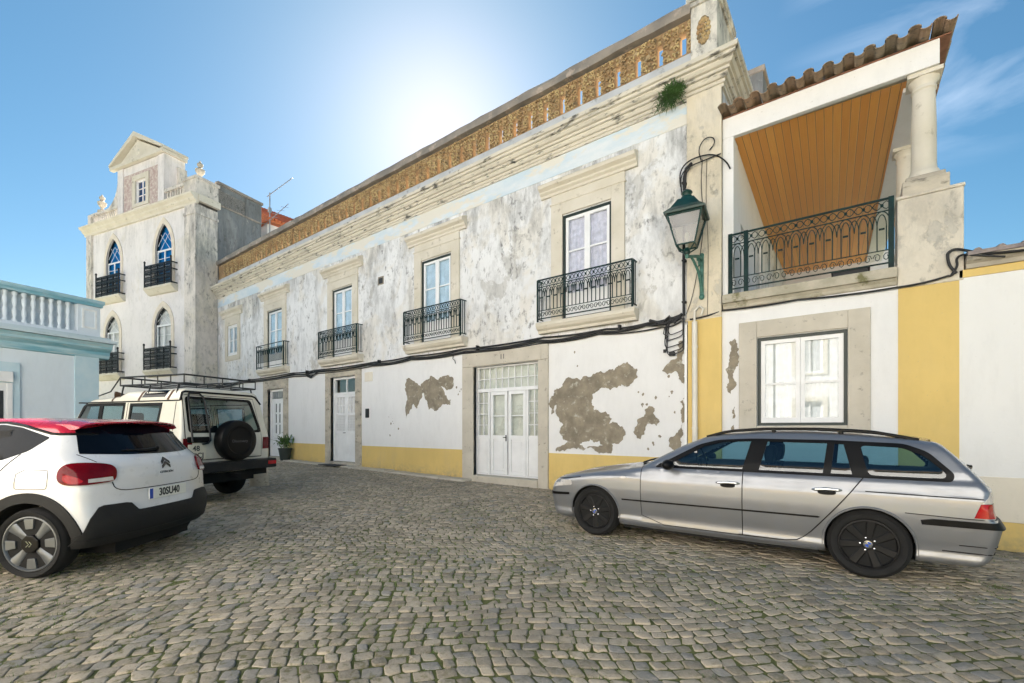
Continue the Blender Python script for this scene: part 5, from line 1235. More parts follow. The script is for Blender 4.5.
def make_wheel(parent, x, y, z, rt, w, rr, style, rim_mat, spokes, dark):
    """y = outer face; side -1 faces -y"""
    sg = -1 if y < 0 else 1
    yo = lambda k: y - sg*k
    hb = B(); hb.lathe([(rr*.97, yo(.03)), (rr*.95, yo(.075)), (rr*.4, yo(.09)), (.05, yo(.085))], (x, 0, z), 'y', 28); hb.lathe([(rr*.62, yo(.075)), (rr*.62, yo(.065)), (.06, yo(.065))], (x, 0, z), 'y', 24)
    hub = obj('wheel', hb, dark, parent, space='l', smooth=40)
    b = B(); p = [(rr, yo(.022)), (rr+.012, yo(.006)), (rr+.03, yo(.0)), ((rr+rt)/2+.01, yo(-.006)), (rt-.035, yo(.0)), (rt-.012, yo(.018)), (rt-.002, yo(.04)), (rt, yo(.07)), (rt-.001, yo(w-.06)), (rt-.015, yo(w-.02)), (rr+.02, yo(w)), (rr, yo(w-.02))]
    b.lathe(p, (x, 0, z), 'y', 48, closed=True)
    for k in range(4):  # tread grooves
        pass
    obj('tyre', b, MT['rubber'], hub, space='l', smooth=50)
    b = B(); b.lathe([(rr*.90, yo(.06)), (rr*.92, yo(.02)), (rr*.955, yo(.010)), (rr*1.0, yo(.012)), (rr*1.01, yo(.03)), (rr*.97, yo(.06))], (x, 0, z), 'y', 44, closed=True)
    b.lathe([(rr*.25, yo(.06)), (rr*.25, yo(.028)), (rr*.20, yo(.020)), (.01, yo(.020))], (x, 0, z), 'y', 24)
    for k in range(spokes):
        a = 2*math.pi*k/spokes + style.get('a0', .3); w0, w1 = style['w']
        c, s_ = math.cos(a), math.sin(a); pts = []
        for rad, hw_, dep in ((rr*.18, w0, .026), (rr*.55, (w0+w1)/2*style.get('waist', .9), .022), (rr*.94, w1, .016)):
            pts.append((rad, hw_, dep))
        vs = []
        for rad, hw_, dep in pts:
            for q, dd in ((-hw_, dep+.008), (-hw_*.7, dep), (hw_*.7, dep), (hw_, dep+.008), (hw_, dep+.035), (-hw_, dep+.035)):
                vs.append((x + rad*c - q*s_, yo(dd), z + rad*s_ + q*c))
        b.add(vs, [(i*6+k2, i*6+(k2+1) % 6, (i+1)*6+(k2+1) % 6, (i+1)*6+k2) for i in (0, 1) for k2 in range(6)] + [tuple(range(6)), tuple(range(17, 11, -1))])
    rim = obj('rim', b, rim_mat, hub, space='l', smooth=35)
    return hub, rim, yo
def wheel_well(b, xs, z, r, y0, y1):
    for x in xs:
        for s in (-1, 1):
            arc = lambda q, a, c: [(x + q*math.cos(R(a+(c-a)*i/20)), z + q*math.sin(R(a+(c-a)*i/20))) for i in range(21)]
            b.extr(arc(r+.012, 2, 178) + arc(r, 178, 2), 'xz', s*y0, s*y1)
def car_paint(name, c, metal=0.0, rough=.35, flake=0.0, dirt=.25):
    t = NT(name)
    z = t.sep()[2]
    d = t.math('MULTIPLY', t.rng(t.noise(5, 6, .65), .42, .72), t.rng(z, .9, .2, .25, 1.0))
    t.col(t.mix(t.math('MULTIPLY', d, dirt), c, (.26, .23, .19))); t.b.inputs['Metallic'].default_value = metal
    t.rough(t.rng(t.noise(9, 5), .3, .7, rough*.85, rough*1.2)); t.b.inputs['Coat Weight'].default_value = .8; t.b.inputs['Coat Roughness'].default_value = .05
    return t.m
MT['trim'] = M_plain('black_plastic_trim', (.003, .003, .0033), .45, spec=.2) if True else M_plain('black_plastic_trim', (.008, .008, .0085), .38, 0, .2, 20)
MT['clad'] = M_plain('grey_black_plastic_cladding', (.0055, .0058, .0063), .75, 0, .3, 14, .15, 200)
MT['under'] = M_plain('underbody_black', (.004, .004, .004), .9)
MT['chrome'] = M_plain('chrome', (.75, .76, .78), .12, 1.0, .05)
MT['red_lens'] = M_plain('red_lamp_lens', (.34, .004, .007), .15, 0, .15, 12, 0, 40, .1, .3)
MT['dark_red_lens'] = M_plain('dark_red_lamp_lens', (.12, .001, .004), .12, 0, .3, 9, 0, 40, 0.0, .22)
MT['clear_lens'] = M_plain('clear_lamp_lens', (.46, .44, .42), .12, 0, .2, 15, 0, 40, .5)
MT['plate'] = M_plain('number_plate_white', (.78, .78, .72), .4, 0, .03, 3)
MT['plate_ink'] = M_plain('number_plate_ink', (.012, .012, .012), .5)
MT['euro_blue'] = M_plain('plate_blue_band', (.015, .07, .42), .4)
MT['tint'] = M_glass('car_glass', (.40, .58, .64), .06, .01)
MT['tint_clear'] = M_glass('car_glass_light', (.62, .74, .74), .06, .01)
MT['privacy'] = M_plain('dark_privacy_glass', (.003, .005, .009), .03, 0, .1, 3, 0, 40, 0.0, .10)
MT['seat'] = M_plain('dark_seat_cloth', (.008, .008, .010), .9)
def seat(parent, x, y, w, zb=.45, zt=1.16, mat=None, name='seat'):
    b = B(); n = 7
    def slab(pts, x_w):
        vs = []
        for (px, pz, hw_, th) in pts: vs += [(px-th, y-hw_, pz), (px-th, y+hw_, pz), (px+th, y+hw_, pz), (px+th, y-hw_, pz)]
        m = len(pts); b.add(vs, [(i*4+k, i*4+(k+1) % 4, (i+1)*4+(k+1) % 4, (i+1)*4+k) for i in range(m-1) for k in range(4)] + [(3, 2, 1, 0), (m*4-4, m*4-3, m*4-2, m*4-1)])
    slab([(x, zb-.1, w*.46, .10), (x+.06, zb+.12, w*.48, .08), (x+.14, zb+.35, w*.44, .07), (x+.19, zt-.22, w*.36, .05)], 0)
    slab([(x+.20, zt-.20, w*.20, .035), (x+.205, zt-.10, w*.24, .05), (x+.21, zt-.02, w*.23, .045), (x+.21, zt, w*.18, .03)], 0)
    b.box(x-.50, x+.02, y-w*.46, y+w*.46, zb-.15, zb)
    return obj(name, b, mat or MT['seat'], parent, space='l', smooth=50, bevel=.02)
def both(fn):
    for k in ('L', 'R'): fn(k, -1 if k == 'L' else 1)
def circle(cx, cz, r, a0, a1, n=24): return [(cx + r*math.cos(R(a0+(a1-a0)*i/n)), cz + r*math.sin(R(a0+(a1-a0)*i/n))) for i in range(n+1)]
def P_(name, car, poly, kind, mat, parent, off=.003, th=.012, holes=(), g=.05, x0=None, us=1.0, smooth=35):
    b = B(); patch(b, car, poly, kind, off, th, holes, g, x0, us); return obj(name, b, mat, parent, space='l', smooth=smooth)
def rear_text(name, txt, size, mat, parent, x, y, z, tilt=0.0, sx=1.0, bold=0.0):
    M = Matrix.Translation(Vector((x, y, z))) @ Matrix.Rotation(tilt, 4, 'Y') @ Matrix(((0,0,1,0),(1,0,0,0),(0,1,0,0),(0,0,0,1)))
    return text_mesh(name, txt, size, mat, parent, M, .0015, bold, sx)
# ------------------------------------------------------------------ silver estate car
est = thing('estate_car', 'silver grey estate car with black wheels and roof rails parked along the wall', 'car', (-3.5, 6.12, .0))
paint = car_paint('silver_grey_metallic', (.225, .235, .255), .62, .35, dirt=.28)
c = Car(T=([0, .1, .17, .5, .8, 1.27, 1.42, 1.87, 2.1, 2.3, 2.7, 3.1, 3.5, 3.9, 4.1, 4.6], [.60, .69, .735, .815, .865, .93, .965, 1.205, 1.30, 1.340, 1.372, 1.372, 1.350, 1.305, 1.275, 1.17]),
        Wd=([.17, .235, .27, .32, .36, .42, .52, .62, .72, .785, .815, .86, .90, .925, 1.0, 1.25, 1.4], [.80, .840, .843, .834, .839, .850, .862, .868, .866, .864, .850, .842, .828, .806, .785, .670, .585]),
        P=([0, .3, .8, 1.5, 3.2, 3.8, 4.3, 4.5], [.92, .965, .988, 1, 1, .985, .95, .93]),
        Fr=([.15, .3, .46, .55, .62, .7, .76], [.09, .03, 0, 0, .03, .09, .16]),
        Rr=([.19, .29, .42, .56, .60, .65, .85, .92, 1.02, 1.23, 1.31, 1.40], [4.36, 4.43, 4.47, 4.50, 4.47, 4.44, 4.43, 4.385, 4.305, 4.12, 4.05, 3.98]),
        Bt=([0, .4, 1.2, 3.2, 4.5], [.20, .18, .19, .19, .22]), crown=.05, fc=(.22, 3.2), rc=.09, rp=4, ks=(.085, .06, .05, .05), arches=[(.82, .315, .338), (3.58, .315, .338)], sm=.022)
GL = {'front': [(1.735, .945), (2.13, 1.175), (2.32, 1.225), (2.595, 1.238), (2.53, .945)], 'rear': [(2.685, .945), (2.75, 1.238), (3.265, 1.228), (3.235, .945)], 'vent': [(3.30, .945), (3.325, 1.225), (3.395, 1.221), (3.465, .945)],
      'quarter': roundc([(3.585, .945), (3.52, 1.214), (3.82, 1.200), (3.97, 1.135), (4.115, .985), (4.10, .945)], .045)}
DLO = roundc([(1.58, .918), (2.07, 1.195), (2.27, 1.250), (2.6, 1.268), (3.3, 1.262), (3.84, 1.238), (4.0, 1.17), (4.165, .985), (4.15, .918)], .05)
DLOi = [(2.87+(x-2.87)*.982, 1.09+(z-1.09)*.87) for x, z in DLO]
def cut(C):
    m = in_poly(C[:, [0, 2]], DLOi) & (np.abs(C[:, 1]) > .5)
    m |= (C[:, 0] > 1.53) & (C[:, 0] < 2.20) & (np.abs(C[:, 1]) < .655 - .11*(C[:, 0]-1.5)/.7) & (C[:, 2] > .99)
    m |= (C[:, 0] > 3.9) & (C[:, 2] > .99) & (C[:, 2] < 1.27) & (np.abs(C[:, 1]) < .54)
    return m
build_shell(c, 'body', paint, est, (-.1, -.95, .1), (4.62, .95, 1.5), .022, cut)
def side(k, s):
    fd = [(1.445, .90), (1.44, .60), (1.45, .26), (2.50, .26), (2.53, .30), (2.535, .914)]
    rd = [(2.545, .914), (2.545, .27), (2.98, .27), (3.10, .335), (3.24, .51), (3.40, .72), (3.535, .914)]
    for poly, hx in ((fd, 2.40), (rd, 3.27)):
        d = P_('door', c, poly, k, paint, est, .0035, .010, g=.03)
        b = B(); e = chaikin([(hx-.08, .765), (hx-.05, .745), (hx+.05, .745), (hx+.08, .765), (hx+.05, .815), (hx-.05, .815)], 2); patch(b, c, e, k, .0045, .004, g=.03); obj('handle_recess', b, MT['under'], d, space='l')
        V, _ = c.cast([(hx-.115, .79), (hx-.09, .795), (hx, .803), (hx+.09, .80), (hx+.115, .795)], k, .006); V[1:4, 1] += s*.025
        b = B(); b.tube([tuple(v) for v in V], [.008, .014, .015, .014, .008], 8); obj('handle', b, M_plain('silver_handle', (.5, .51, .52), .25, .8) if hx < 2.5 and s < 0 else bpy.data.materials['silver_handle'], d, space='l', smooth=True)
    b = B()
    for pth in ([(1.44, .92), (1.44, .60), (1.45, .255), (2.52, .255), (3.0, .262), (3.11, .335), (3.25, .51), (3.41, .72), (3.545, .92)], [(2.54, .92), (2.54, .26)], [(3.56, .80), (4.33, .79)], [(.30, .70), (.62, .745)]):
        line_on(b, c, chaikin(pth, 1, False), k, .005, .0012, .05)
    obj('panel_gap', b, MT['under'], est, space='l', fixn=False)
    P_('side_moulding', c, [(1.20, .500), (3.20, .520), (3.22, .529), (3.20, .537), (1.20, .517)], k, MT['trim'], est, .012, .014)
    P_('side_skirt', c, chaikin([(1.19, .19), (1.19, .235), (3.2, .235), (3.2, .19)], 1), k, paint, est, .014, .02)
    P_('window_frame', c, DLO, k, MT['trim'], est, .003, .02, list(GL.values()), g=.04)
    for n_ in GL: P_('side_window', c, GL[n_], k, MT['tint'], est, -.004, .003, g=.06)
    for ax_ in (.82, 3.58): b = B(); q = c.cast(circle(ax_, .315, .340, -8, 188, 40), k, .004)[0]; b.tube([tuple(v) for v in q], .011, 6); obj('wheel_arch_lip', b, paint, est, space='l', smooth=True)
    P_('headlight', c, roundc([(.16, .585), (.46, .625), (.44, .69), (.25, .70), (.17, .66)], .03), k, MT['clear_lens'], est, .004, .01)
    P_('indicator', c, chaikin([(.43, .62), (.50, .63), (.48, .695), (.43, .69)], 1), k, MT['clear_lens'], est, .006, .01)
    P_('bumper_strip', c, [(.07, .475), (.45, .50), (.45, .53), (.07, .515)], k, MT['trim'], est, .012, .016)
    P_('side_repeater', c, chaikin([(1.17, .765), (1.25, .765), (1.26, .79), (1.18, .79)], 1), k, MT['clear_lens'], est, .006, .008)
    b = B(); b.blob((1.80, s*.965, .965), (.065, .105, .06), 12, 8); b.tube([(1.78, s*.80, .925), (1.80, s*.90, .94)], .025, 8); obj('door_mirror', b, MT['trim'], est, space='l', smooth=True)
    V, _ = c.cast([(x, s*.575) for x in np.linspace(2.12, 3.95, 20)], 'top', .0); V[:, 2] += .030*np.clip(np.minimum(np.arange(20), 19-np.arange(20))/3.0, -.2, 1)
    b = B(); b.tube([tuple(v) for v in V], .017, 8)
    for i in (1, 7, 13, 18): b.tube([tuple(V[i]), (V[i][0], V[i][1], V[i][2]-.06)], .022, 6)
    obj('roof_rail', b, MT['trim'], est, space='l', smooth=True)
    t = lambda a, z: (s*R(a), z)
    P_('tail_lamp', c, [t(43.5, .635), t(42, .752), t(24, .752), t(24, .635)], 'wrap', MT['red_lens'], est, .006, .012, x0=3.4)
    P_('tail_lamp_indicator', c, [t(41.8, .757), t(37.5, .862), t(24, .858), t(24, .757)], 'wrap', MT['clear_lens'], est, .006, .012, x0=3.4)
    seat(est, 2.53, s*.36, .50, .50, 1.19)
both(side)
t = lambda a, z: (R(a), z)
P_('bumper_strip', c, [t(-57, .548), t(-57.5, .585), t(-54, .603), t(54, .603), t(57.5, .585), t(57, .548)], 'wrap', MT['trim'], est, .014, .02, x0=3.4)
b = B(); line_on(b, c, [t(-63, .635), t(-45, .622), t(45, .622), t(63, .635)], 'wrap', .004, .001, .05, x0=3.4); line_on(b, c, [t(-50, .335), t(50, .335)], 'wrap', .006, .001, .05, x0=3.4); line_on(b, c, [t(-46, .395), t(46, .395)], 'wrap', .004, .001, .05, x0=3.4); obj('bumper_seam', b, MT['under'], est, space='l', fixn=False)
P_('windscreen', c, [(-.665, .985), (.665, .985), (.545, 1.34), (-.545, 1.34)], 'front', MT['tint_clear'], est, .001, .004, g=.06)
P_('rear_window', c, [(-.60, .975), (.60, .975), (.53, 1.28), (-.53, 1.28)], 'rear', MT['tint'], est, .001, .004, g=.06)
b = B(); V, _ = c.cast([(.02, 1.0), (-.2, 1.01), (-.42, 1.04)], 'rear', .025); b.tube([tuple(v) for v in V], .012, 5); b.blob(tuple(V[0]), .03); obj('rear_wiper', b, MT['trim'], est, space='l')
b = B(); V, _ = c.cast([(1.36, y) for y in np.linspace(-.55, .1, 8)], 'top', .02); b.tube([tuple(v) for v in V], .012, 5); obj('wiper', b, MT['trim'], est, space='l')
b = B(); b.box(1.35, 4.2, -.70, .70, .35, .86); b.box(1.40, 1.75, -.66, .66, .86, .95); obj('cabin', b, MT['under'], est, space='l')
b = B(); b.box(.30, 4.2, -.52, .52, .16, .60); b.box(1.2, 3.2, -.78, .78, .16, .3); wheel_well(b, (.82, 3.58), .315, .332, .50, .815); obj('underbody', b, MT['under'], est, space='l')
seat(est, 3.34, 0, 1.15, .50, 1.08, name='rear_seat')
b = B(); b.lathe([(.17, 0), (.185, .0), (.185, .02), (.17, .02)], (0, 0, 0), 'x', 24, closed=True); b.v = [(p[0]+2.0-.25*p[2], p[1]-.36, p[2]+.98) for p in b.v]; obj('steering_wheel', b, MT['trim'], est, space='l')
blk = M_plain('satin_black_alloy', (.0075, .0075, .008), .5, 0, spec=.25) if True else M_plain('satin_black_alloy', (.006, .006, .0065), .5, 0, .2, 20)
for (wx, s) in ((.82, -1), (3.58, -1), (.82, 1), (3.58, 1)):
    hub, rim, yo = make_wheel(est, wx, s*.845, .315, .315, .21, .222, {'w': (.030, .040), 'a0': .25 if wx < 1 else .55, 'waist': .95}, blk, 7, MT['under'])
    if s < 0:
        b = B(); b.lathe([(.034, yo(.018)), (.034, yo(.012)), (.005, yo(.010))], (wx, 0, .315), 'y', 18); rd_ = obj('centre_cap', b, MT['chrome'], rim, space='l')
        rd_.parent = hub
        b = B()
        for q in (0, 2):
            b.extr([(wx, .315)] + [(wx + .024*math.cos(R(q*90+12+i*15)), .315 + .024*math.sin(R(q*90+12+i*15))) for i in range(7)], 'xz', yo(.0095), yo(.0105))
        e = obj('emblem', b, MT['euro_blue'], hub, space='l')
        b = B()
        for q in range(5): a = q*1.2566+.6; b.lathe([(.007, yo(.024)), (.007, yo(.016)), (.002, yo(.014))], (wx+.058*math.cos(a), 0, .315+.058*math.sin(a)), 'y', 8)
        obj('wheel_bolts', b, MT['chrome'], hub, space='l')

# ------------------------------------------------------------------ white hatchback with red roof
hb_ = thing('hatchback', 'white hatchback with red roof and black plastic bumper at the left edge', 'car', (-9.17, -.70, .0), YAW)
wpaint = car_paint('white_car_paint', (.66, .67, .69), 0, .30, dirt=.2)
rpaint = car_paint('red_car_paint', (.48, .012, .035), 0, .25, dirt=.1)
c = Car(T=([0, .1, .3, .9, 1.15, 1.9, 2.4, 2.9, 3.3, 3.7, 4.1], [.70, .85, .93, 1.03, 1.10, 1.43, 1.485, 1.49, 1.475, 1.45, 1.41]),
        Wd=([.22, .4, .6, .75, .9, .98, 1.06, 1.15, 1.30, 1.40, 1.55], [.80, .855, .872, .870, .868, .86, .835, .785, .70, .655, .56]),
        P=([0, .5, 1.2, 3.0, 3.6, 4.0], [.90, .97, 1, 1, .985, .95]),
        Fr=([.2, .4, .7, .9], [.06, 0, .03, .12]), Rr=([.2, .28, .38, .5, .62, .72, .9, 1.0, 1.06, 1.12, 1.25, 1.40, 1.5], [3.84, 3.92, 3.97, 3.985, 3.965, 3.955, 3.95, 3.935, 3.905, 3.855, 3.74, 3.61, 3.53]),
        Bt=([0, 4], [.22, .262]), crown=.05, fc=(.3, 2.6), rc=.2, rp=2.6, ks=(.085, .08, .085, .05), arches=[(.80, .325, .385), (3.34, .325, .385)], rcz=([.3, .8, 1.02, 1.15, 1.4], [.18, .18, .22, .34, .30]), sm=.03)
redline = lambda x: np.interp(x, [1.9, 2.4, 2.9, 3.09, 3.38, 3.45, 3.7], [1.36, 1.42, 1.43, 1.40, 1.325, 1.32, 1.32])
build_shell(c, 'body', wpaint, hb_, (-.1, -.95, .1), (4.15, .95, 1.62), .022, None, [('roof', rpaint, lambda C: (C[:, 2] > redline(C[:, 0])) & (C[:, 0] > 1.85))])
def side(k, s):
    b = B(); line_on(b, c, [(1.9, 1.36), (2.4, 1.42), (2.9, 1.43), (3.09, 1.40), (3.38, 1.325), (3.45, 1.32), (3.62, 1.32)], k, .014, .0, .04); obj('roof_gasket', b, MT['trim'], hb_, space='l', smooth=True)
    P_('side_window', c, roundc([(3.385, 1.29), (3.25, 1.165), (3.06, 1.085), (2.52, 1.05), (2.52, 1.405), (2.9, 1.41), (3.08, 1.385)], .02), k, MT['privacy'], hb_, .003, .01)
    P_('side_window', c, [(1.50, 1.04), (2.48, 1.05), (2.48, 1.40), (2.1, 1.35)], k, MT['privacy'], hb_, .003, .01)
    P_('wheel_arch_cladding', c, circle(3.34, .325, .465, -6, 186, 36) + circle(3.34, .325, .375, 186, -6, 36), k, MT['clad'], hb_, .014, .05, g=.035)
    P_('wheel_arch_cladding', c, circle(.80, .325, .465, -6, 186, 36) + circle(.80, .325, .375, 186, -6, 36), k, MT['clad'], hb_, .014, .05, g=.05)
    P_('sill_cladding', c, [(1.2, .27), (1.2, .36), (2.92, .36), (2.92, .27)], k, MT['clad'], hb_, .014, .03)
    b = B(); line_on(b, c, chaikin([(2.55, 1.05), (2.56, .6), (2.58, .36)], 1, False), k, .004, .001); line_on(b, c, chaikin([(3.20, 1.14), (3.06, .96), (2.98, .8), (2.90, .6), (2.86, .36)], 2, False), k, .004, .001)
    line_on(b, c, chaikin([(3.215, .835), (3.235, 1.0), (3.50, .995), (3.515, .985), (3.51, .83), (3.48, .82), (3.24, .822)], 1), k, .0025, .0005, .03, True)
    obj('panel_gap', b, MT['clad'], hb_, space='l', fixn=False)
    b = B(); b.blob((1.62, s*.98, 1.04), (.07, .11, .07), 10, 7); obj('door_mirror', b, MT['trim'], hb_, space='l', smooth=True)
    t = lambda a, z: (s*R(a), z)
    lamp = P_('tail_lamp', c, chaikin([t(51, .93), t(50, 1.02), t(46, 1.065), t(33, 1.045), t(29.5, 1.0), t(29.8, .90), t(32, .862), t(47, .85), t(50, .88)], 2), 'wrap', MT['dark_red_lens'], hb_, .022, .03, x0=2.9, g=.03)
    P_('lamp_glow_bar', c, chaikin([t(49, .90), t(48.5, .96), t(44, .93), t(41.5, .88), t(46, .865)], 1), 'wrap', MT['red_lens'], lamp, .024, .004, x0=2.9, g=.03)
    P_('reversing_lens', c, [t(40.5, .873), t(40.5, .906), t(31.5, .915), t(31.2, .878)], 'wrap', MT['clear_lens'], lamp, .0245, .004, x0=2.9, g=.03)
both(side)
t = lambda a, z: (R(a), z)
gl = P_('rear_window', c, [(-.70, 1.135), (-.4, 1.115), (0, 1.108), (.4, 1.115), (.70, 1.135), (.60, 1.365), (.3, 1.415), (0, 1.425), (-.3, 1.415), (-.60, 1.365)], 'rear', MT['privacy'], hb_, .004, .012)
b = B(); ys = np.linspace(-.63, .63, 25); Vt, _ = c.cast([(3.36, y) for y in ys], 'top', .004); vs = []
for (x, y, z), yy in zip(Vt, ys):
    q = (yy/.63)**2; e = 3.715 - .13*q
    vs += [(3.36, y, z+.002), (3.55-.05*q, y, z-.002), (e, y, z-.024), (e+.004, y, z-.036), (e-.03, y, z-.050), (3.52-.06*q, y, z-.054)]
b.add(vs, [(i*6+k, i*6+k+1, (i+1)*6+k+1, (i+1)*6+k) for i in range(24) for k in range(5)] + [tuple(range(6)), tuple(range(149, 143, -1))]); sp = obj('roof_spoiler', b, rpaint, hb_, space='l', smooth=45)
V, _ = c.cast([(0, 1.0)], 'rear', 0); b = B(); b.box(3.700, 3.722, -.14, .14, 1.425, 1.436); obj('brake_light', b, MT['dark_red_lens'], sp, space='l')
P_('rear_bumper', c, [t(-46, .268), t(-46, .36), t(-42.5, .40), t(-40, .54), t(-37, .635), t(-35, .65), t(-25.5, .648), t(-23.5, .64), t(-20.5, .57), t(-19, .56), t(19, .56), t(20.5, .57), t(23.5, .64), t(25.5, .648), t(35, .65), t(37, .635), t(40, .54), t(42.5, .40), t(46, .36), t(46, .268)], 'wrap', MT['clad'], hb_, .022, .05, x0=2.9, g=.035)
P_('bumper_lip', c, [t(-47, .30), t(-45, .345), t(45, .345), t(47, .30)], 'wrap', MT['clad'], hb_, .034, .02, x0=2.9, g=.04)
b = B(); line_on(b, c, chaikin([t(-31.5, .86), t(-30.5, .80), t(-27, .77), t(-20, .765), t(20, .765), t(27, .77), t(30.5, .80), t(31.5, .86)], 1, False), 'wrap', .005, .0, .03, x0=2.9)
for sg in (-1, 1): line_on(b, c, [(sg*.66, 1.055), (sg*.72, 1.13)], 'rear', .004, .0, .03)
obj('tailgate_gap', b, MT['clad'], hb_, space='l', fixn=False)
b = B(); V, _ = c.cast([(0, 1.16), (-.15, 1.15), (-.40, 1.155)], 'rear', .02); b.tube([tuple(v) for v in V], [.018, .014, .008], 6); b.blob(tuple(V[0]), .028); obj('rear_wiper', b, MT['trim'], hb_, space='l', smooth=True)
px = float(c.cast([(0, .695)], 'rear', 0)[0][0][0])
b = B(); b.box(px+.002, px+.014, -.265, .265, .640, .752); pl = obj('number_plate', b, MT['plate'], hb_, space='l', bevel=.004)
b = B(); b.box(px+.0145, px+.0155, -.262, -.218, .644, .748); obj('plate_band', b, MT['euro_blue'], pl, space='l')
rear_text('plate_lettering', '30SU40', .112, MT['plate_ink'], pl, px+.0155, .01, .696, 0, .84, .002)
b = B()
for z0 in (.0, .045): patch(b, c, [(-.056, .945+z0), (0, .99+z0), (.056, .945+z0), (.056, .975+z0*.98), (0, 1.022+z0), (-.056, .975+z0*.98)], 'rear', .008, .01, g=.02)
obj('emblem', b, M_plain('dark_chrome', (.05, .05, .055), .2, .6), hb_, space='l')
V, _ = c.cast([(0, .905)], 'rear', 0); rear_text('maker_lettering', 'CITROËN', .034, MT['clad'], hb_, float(V[0][0])+.002, 0, .905, 0, 1.3)
V, _ = c.cast([(.56, .905)], 'rear', 0); o = rear_text('model_lettering', 'C3', .045, M_plain('grey_badge', (.35, .35, .37), .3, .6), hb_, float(V[0][0])+.004, .56, .905)
b = B(); b.box(.2, 3.82, -.50, .50, .15, .62); b.box(1.2, 2.9, -.78, .78, .15, .32); wheel_well(b, (.80, 3.34), .325, .376, .50, .835); obj('underbody', b, MT['under'], hb_, space='l')
alloy = M_plain('grey_machined_alloy', (.13, .14, .15), .38, .5, .1)
for (wx, s) in ((.80, -1), (3.34, -1), (.80, 1), (3.34, 1)):
    hub, rim, yo = make_wheel(hb_, wx, s*.855, .322, .322, .21, .252, {'w': (.030, .052), 'a0': math.pi/4+.06, 'waist': .82}, alloy, 4, MT['under'])
    if s < 0:
        for q in range(4):
            b = B(); a = q*math.pi/2+.06; cs, sn = math.cos(a), math.sin(a); f_ = lambda rd, w_: (wx + rd*cs - w_*sn, .322 + rd*sn + w_*cs)
            b.extr([f_(.135, -.034), f_(.228, -.046), f_(.228, .046), f_(.135, .034)], 'xz', yo(.014), yo(.05)); obj('rim_block', b, alloy, hub, space='l', bevel=.004)
        b = B(); b.lathe([(.088, yo(.05)), (.086, yo(.010)), (.075, yo(.006)), (.002, yo(.005))], (wx, 0, .322), 'y', 8, math.pi/8); obj('centre_cap', b, MT['trim'], hub, space='l', bevel=.005)
        b = B()
        for z0 in (-.02, .006):
            b.extr([(wx+z0-.012, .322-.026), (wx+z0+.012, .322), (wx+z0-.012, .322+.026), (wx+z0, .322+.026), (wx+z0+.024, .322), (wx+z0, .322-.026)], 'xz', yo(.0035), yo(.0055))
        obj('emblem', b, MT['chrome'], hub, space='l')

# ------------------------------------------------------------------ cream off-roader with roof rack and spare wheel
of = thing('off_roader', 'cream boxy off-roader with roof rack and covered spare wheel on its rear door', 'car', (-13.20, 2.16, .045), R(18.17))
cpaint = car_paint('cream_car_paint', (.66, .63, .54), 0, .45, dirt=.45)
c = Car(T=([0, .06, .9, 1.25, 1.62, 1.85, 2.55, 2.75, 4.2, 4.6], [1.05, 1.12, 1.18, 1.22, 1.80, 1.89, 1.93, 2.02, 2.04, 2.03]),
        Wd=([.4, .6, .85, 1.12, 1.22, 1.85, 2.05], [.86, .88, .89, .885, .862, .775, .70]), P=([0, .3, 1, 4.5], [.95, .98, 1, 1]), Fr=([.4, 1.1], [.05, .02]),
        Rr=([.45, 1.15, 1.28, 2.0, 2.1], [4.30, 4.32, 4.295, 4.15, 4.12]), Bt=([0, 4.5], [.50, .52]), crown=.03, fc=(.08, 4), rc=.03, rp=4, ks=(.07, .05, .05, .04), arches=[(.82, .38, .45), (3.36, .38, .45)], sm=.03)
W_F, W_M, W_R, W_A = [(1.42, 1.30), (1.70, 1.75), (2.12, 1.75), (2.12, 1.30)], [(2.18, 1.30), (2.18, 1.75), (2.76, 1.75), (2.76, 1.30)], [(2.95, 1.32), (2.95, 1.735), (3.70, 1.735), (3.66, 1.32)], [(3.18, 1.865), (3.24, 1.985), (3.82, 1.985), (3.76, 1.865)]
RW = roundc([(-.72, 1.28), (-.705, 1.845), (.50, 1.845), (.64, 1.28)], .06)
def cut(C):
    m = np.zeros(len(C), bool)
    for w in (W_F, W_M, W_R): m |= in_poly(C[:, [0, 2]], w) & (np.abs(C[:, 1]) > .5)
    m |= in_poly(C[:, [1, 2]], RW) & (C[:, 0] > 4.02)
    m |= (C[:, 0] > 1.28) & (C[:, 0] < 1.66) & (np.abs(C[:, 1]) < .66) & (C[:, 2] > 1.27) & (C[:, 2] < 1.76)
    return m
build_shell(c, 'body', cpaint, of, (-.1, -1.0, .42), (4.5, 1.0, 2.2), .026, cut)
brown = M_plain('rusty_brown_trim', (.10, .055, .035), .8, 0, .3, 12)
def off_frame(poly, d):
    cx_, cz_ = sum(p[0] for p in poly)/len(poly), sum(p[1] for p in poly)/len(poly)
    return [(x + d*(1 if x > cx_ else -1), z + d*(1 if z > cz_ else -1)) for x, z in poly]
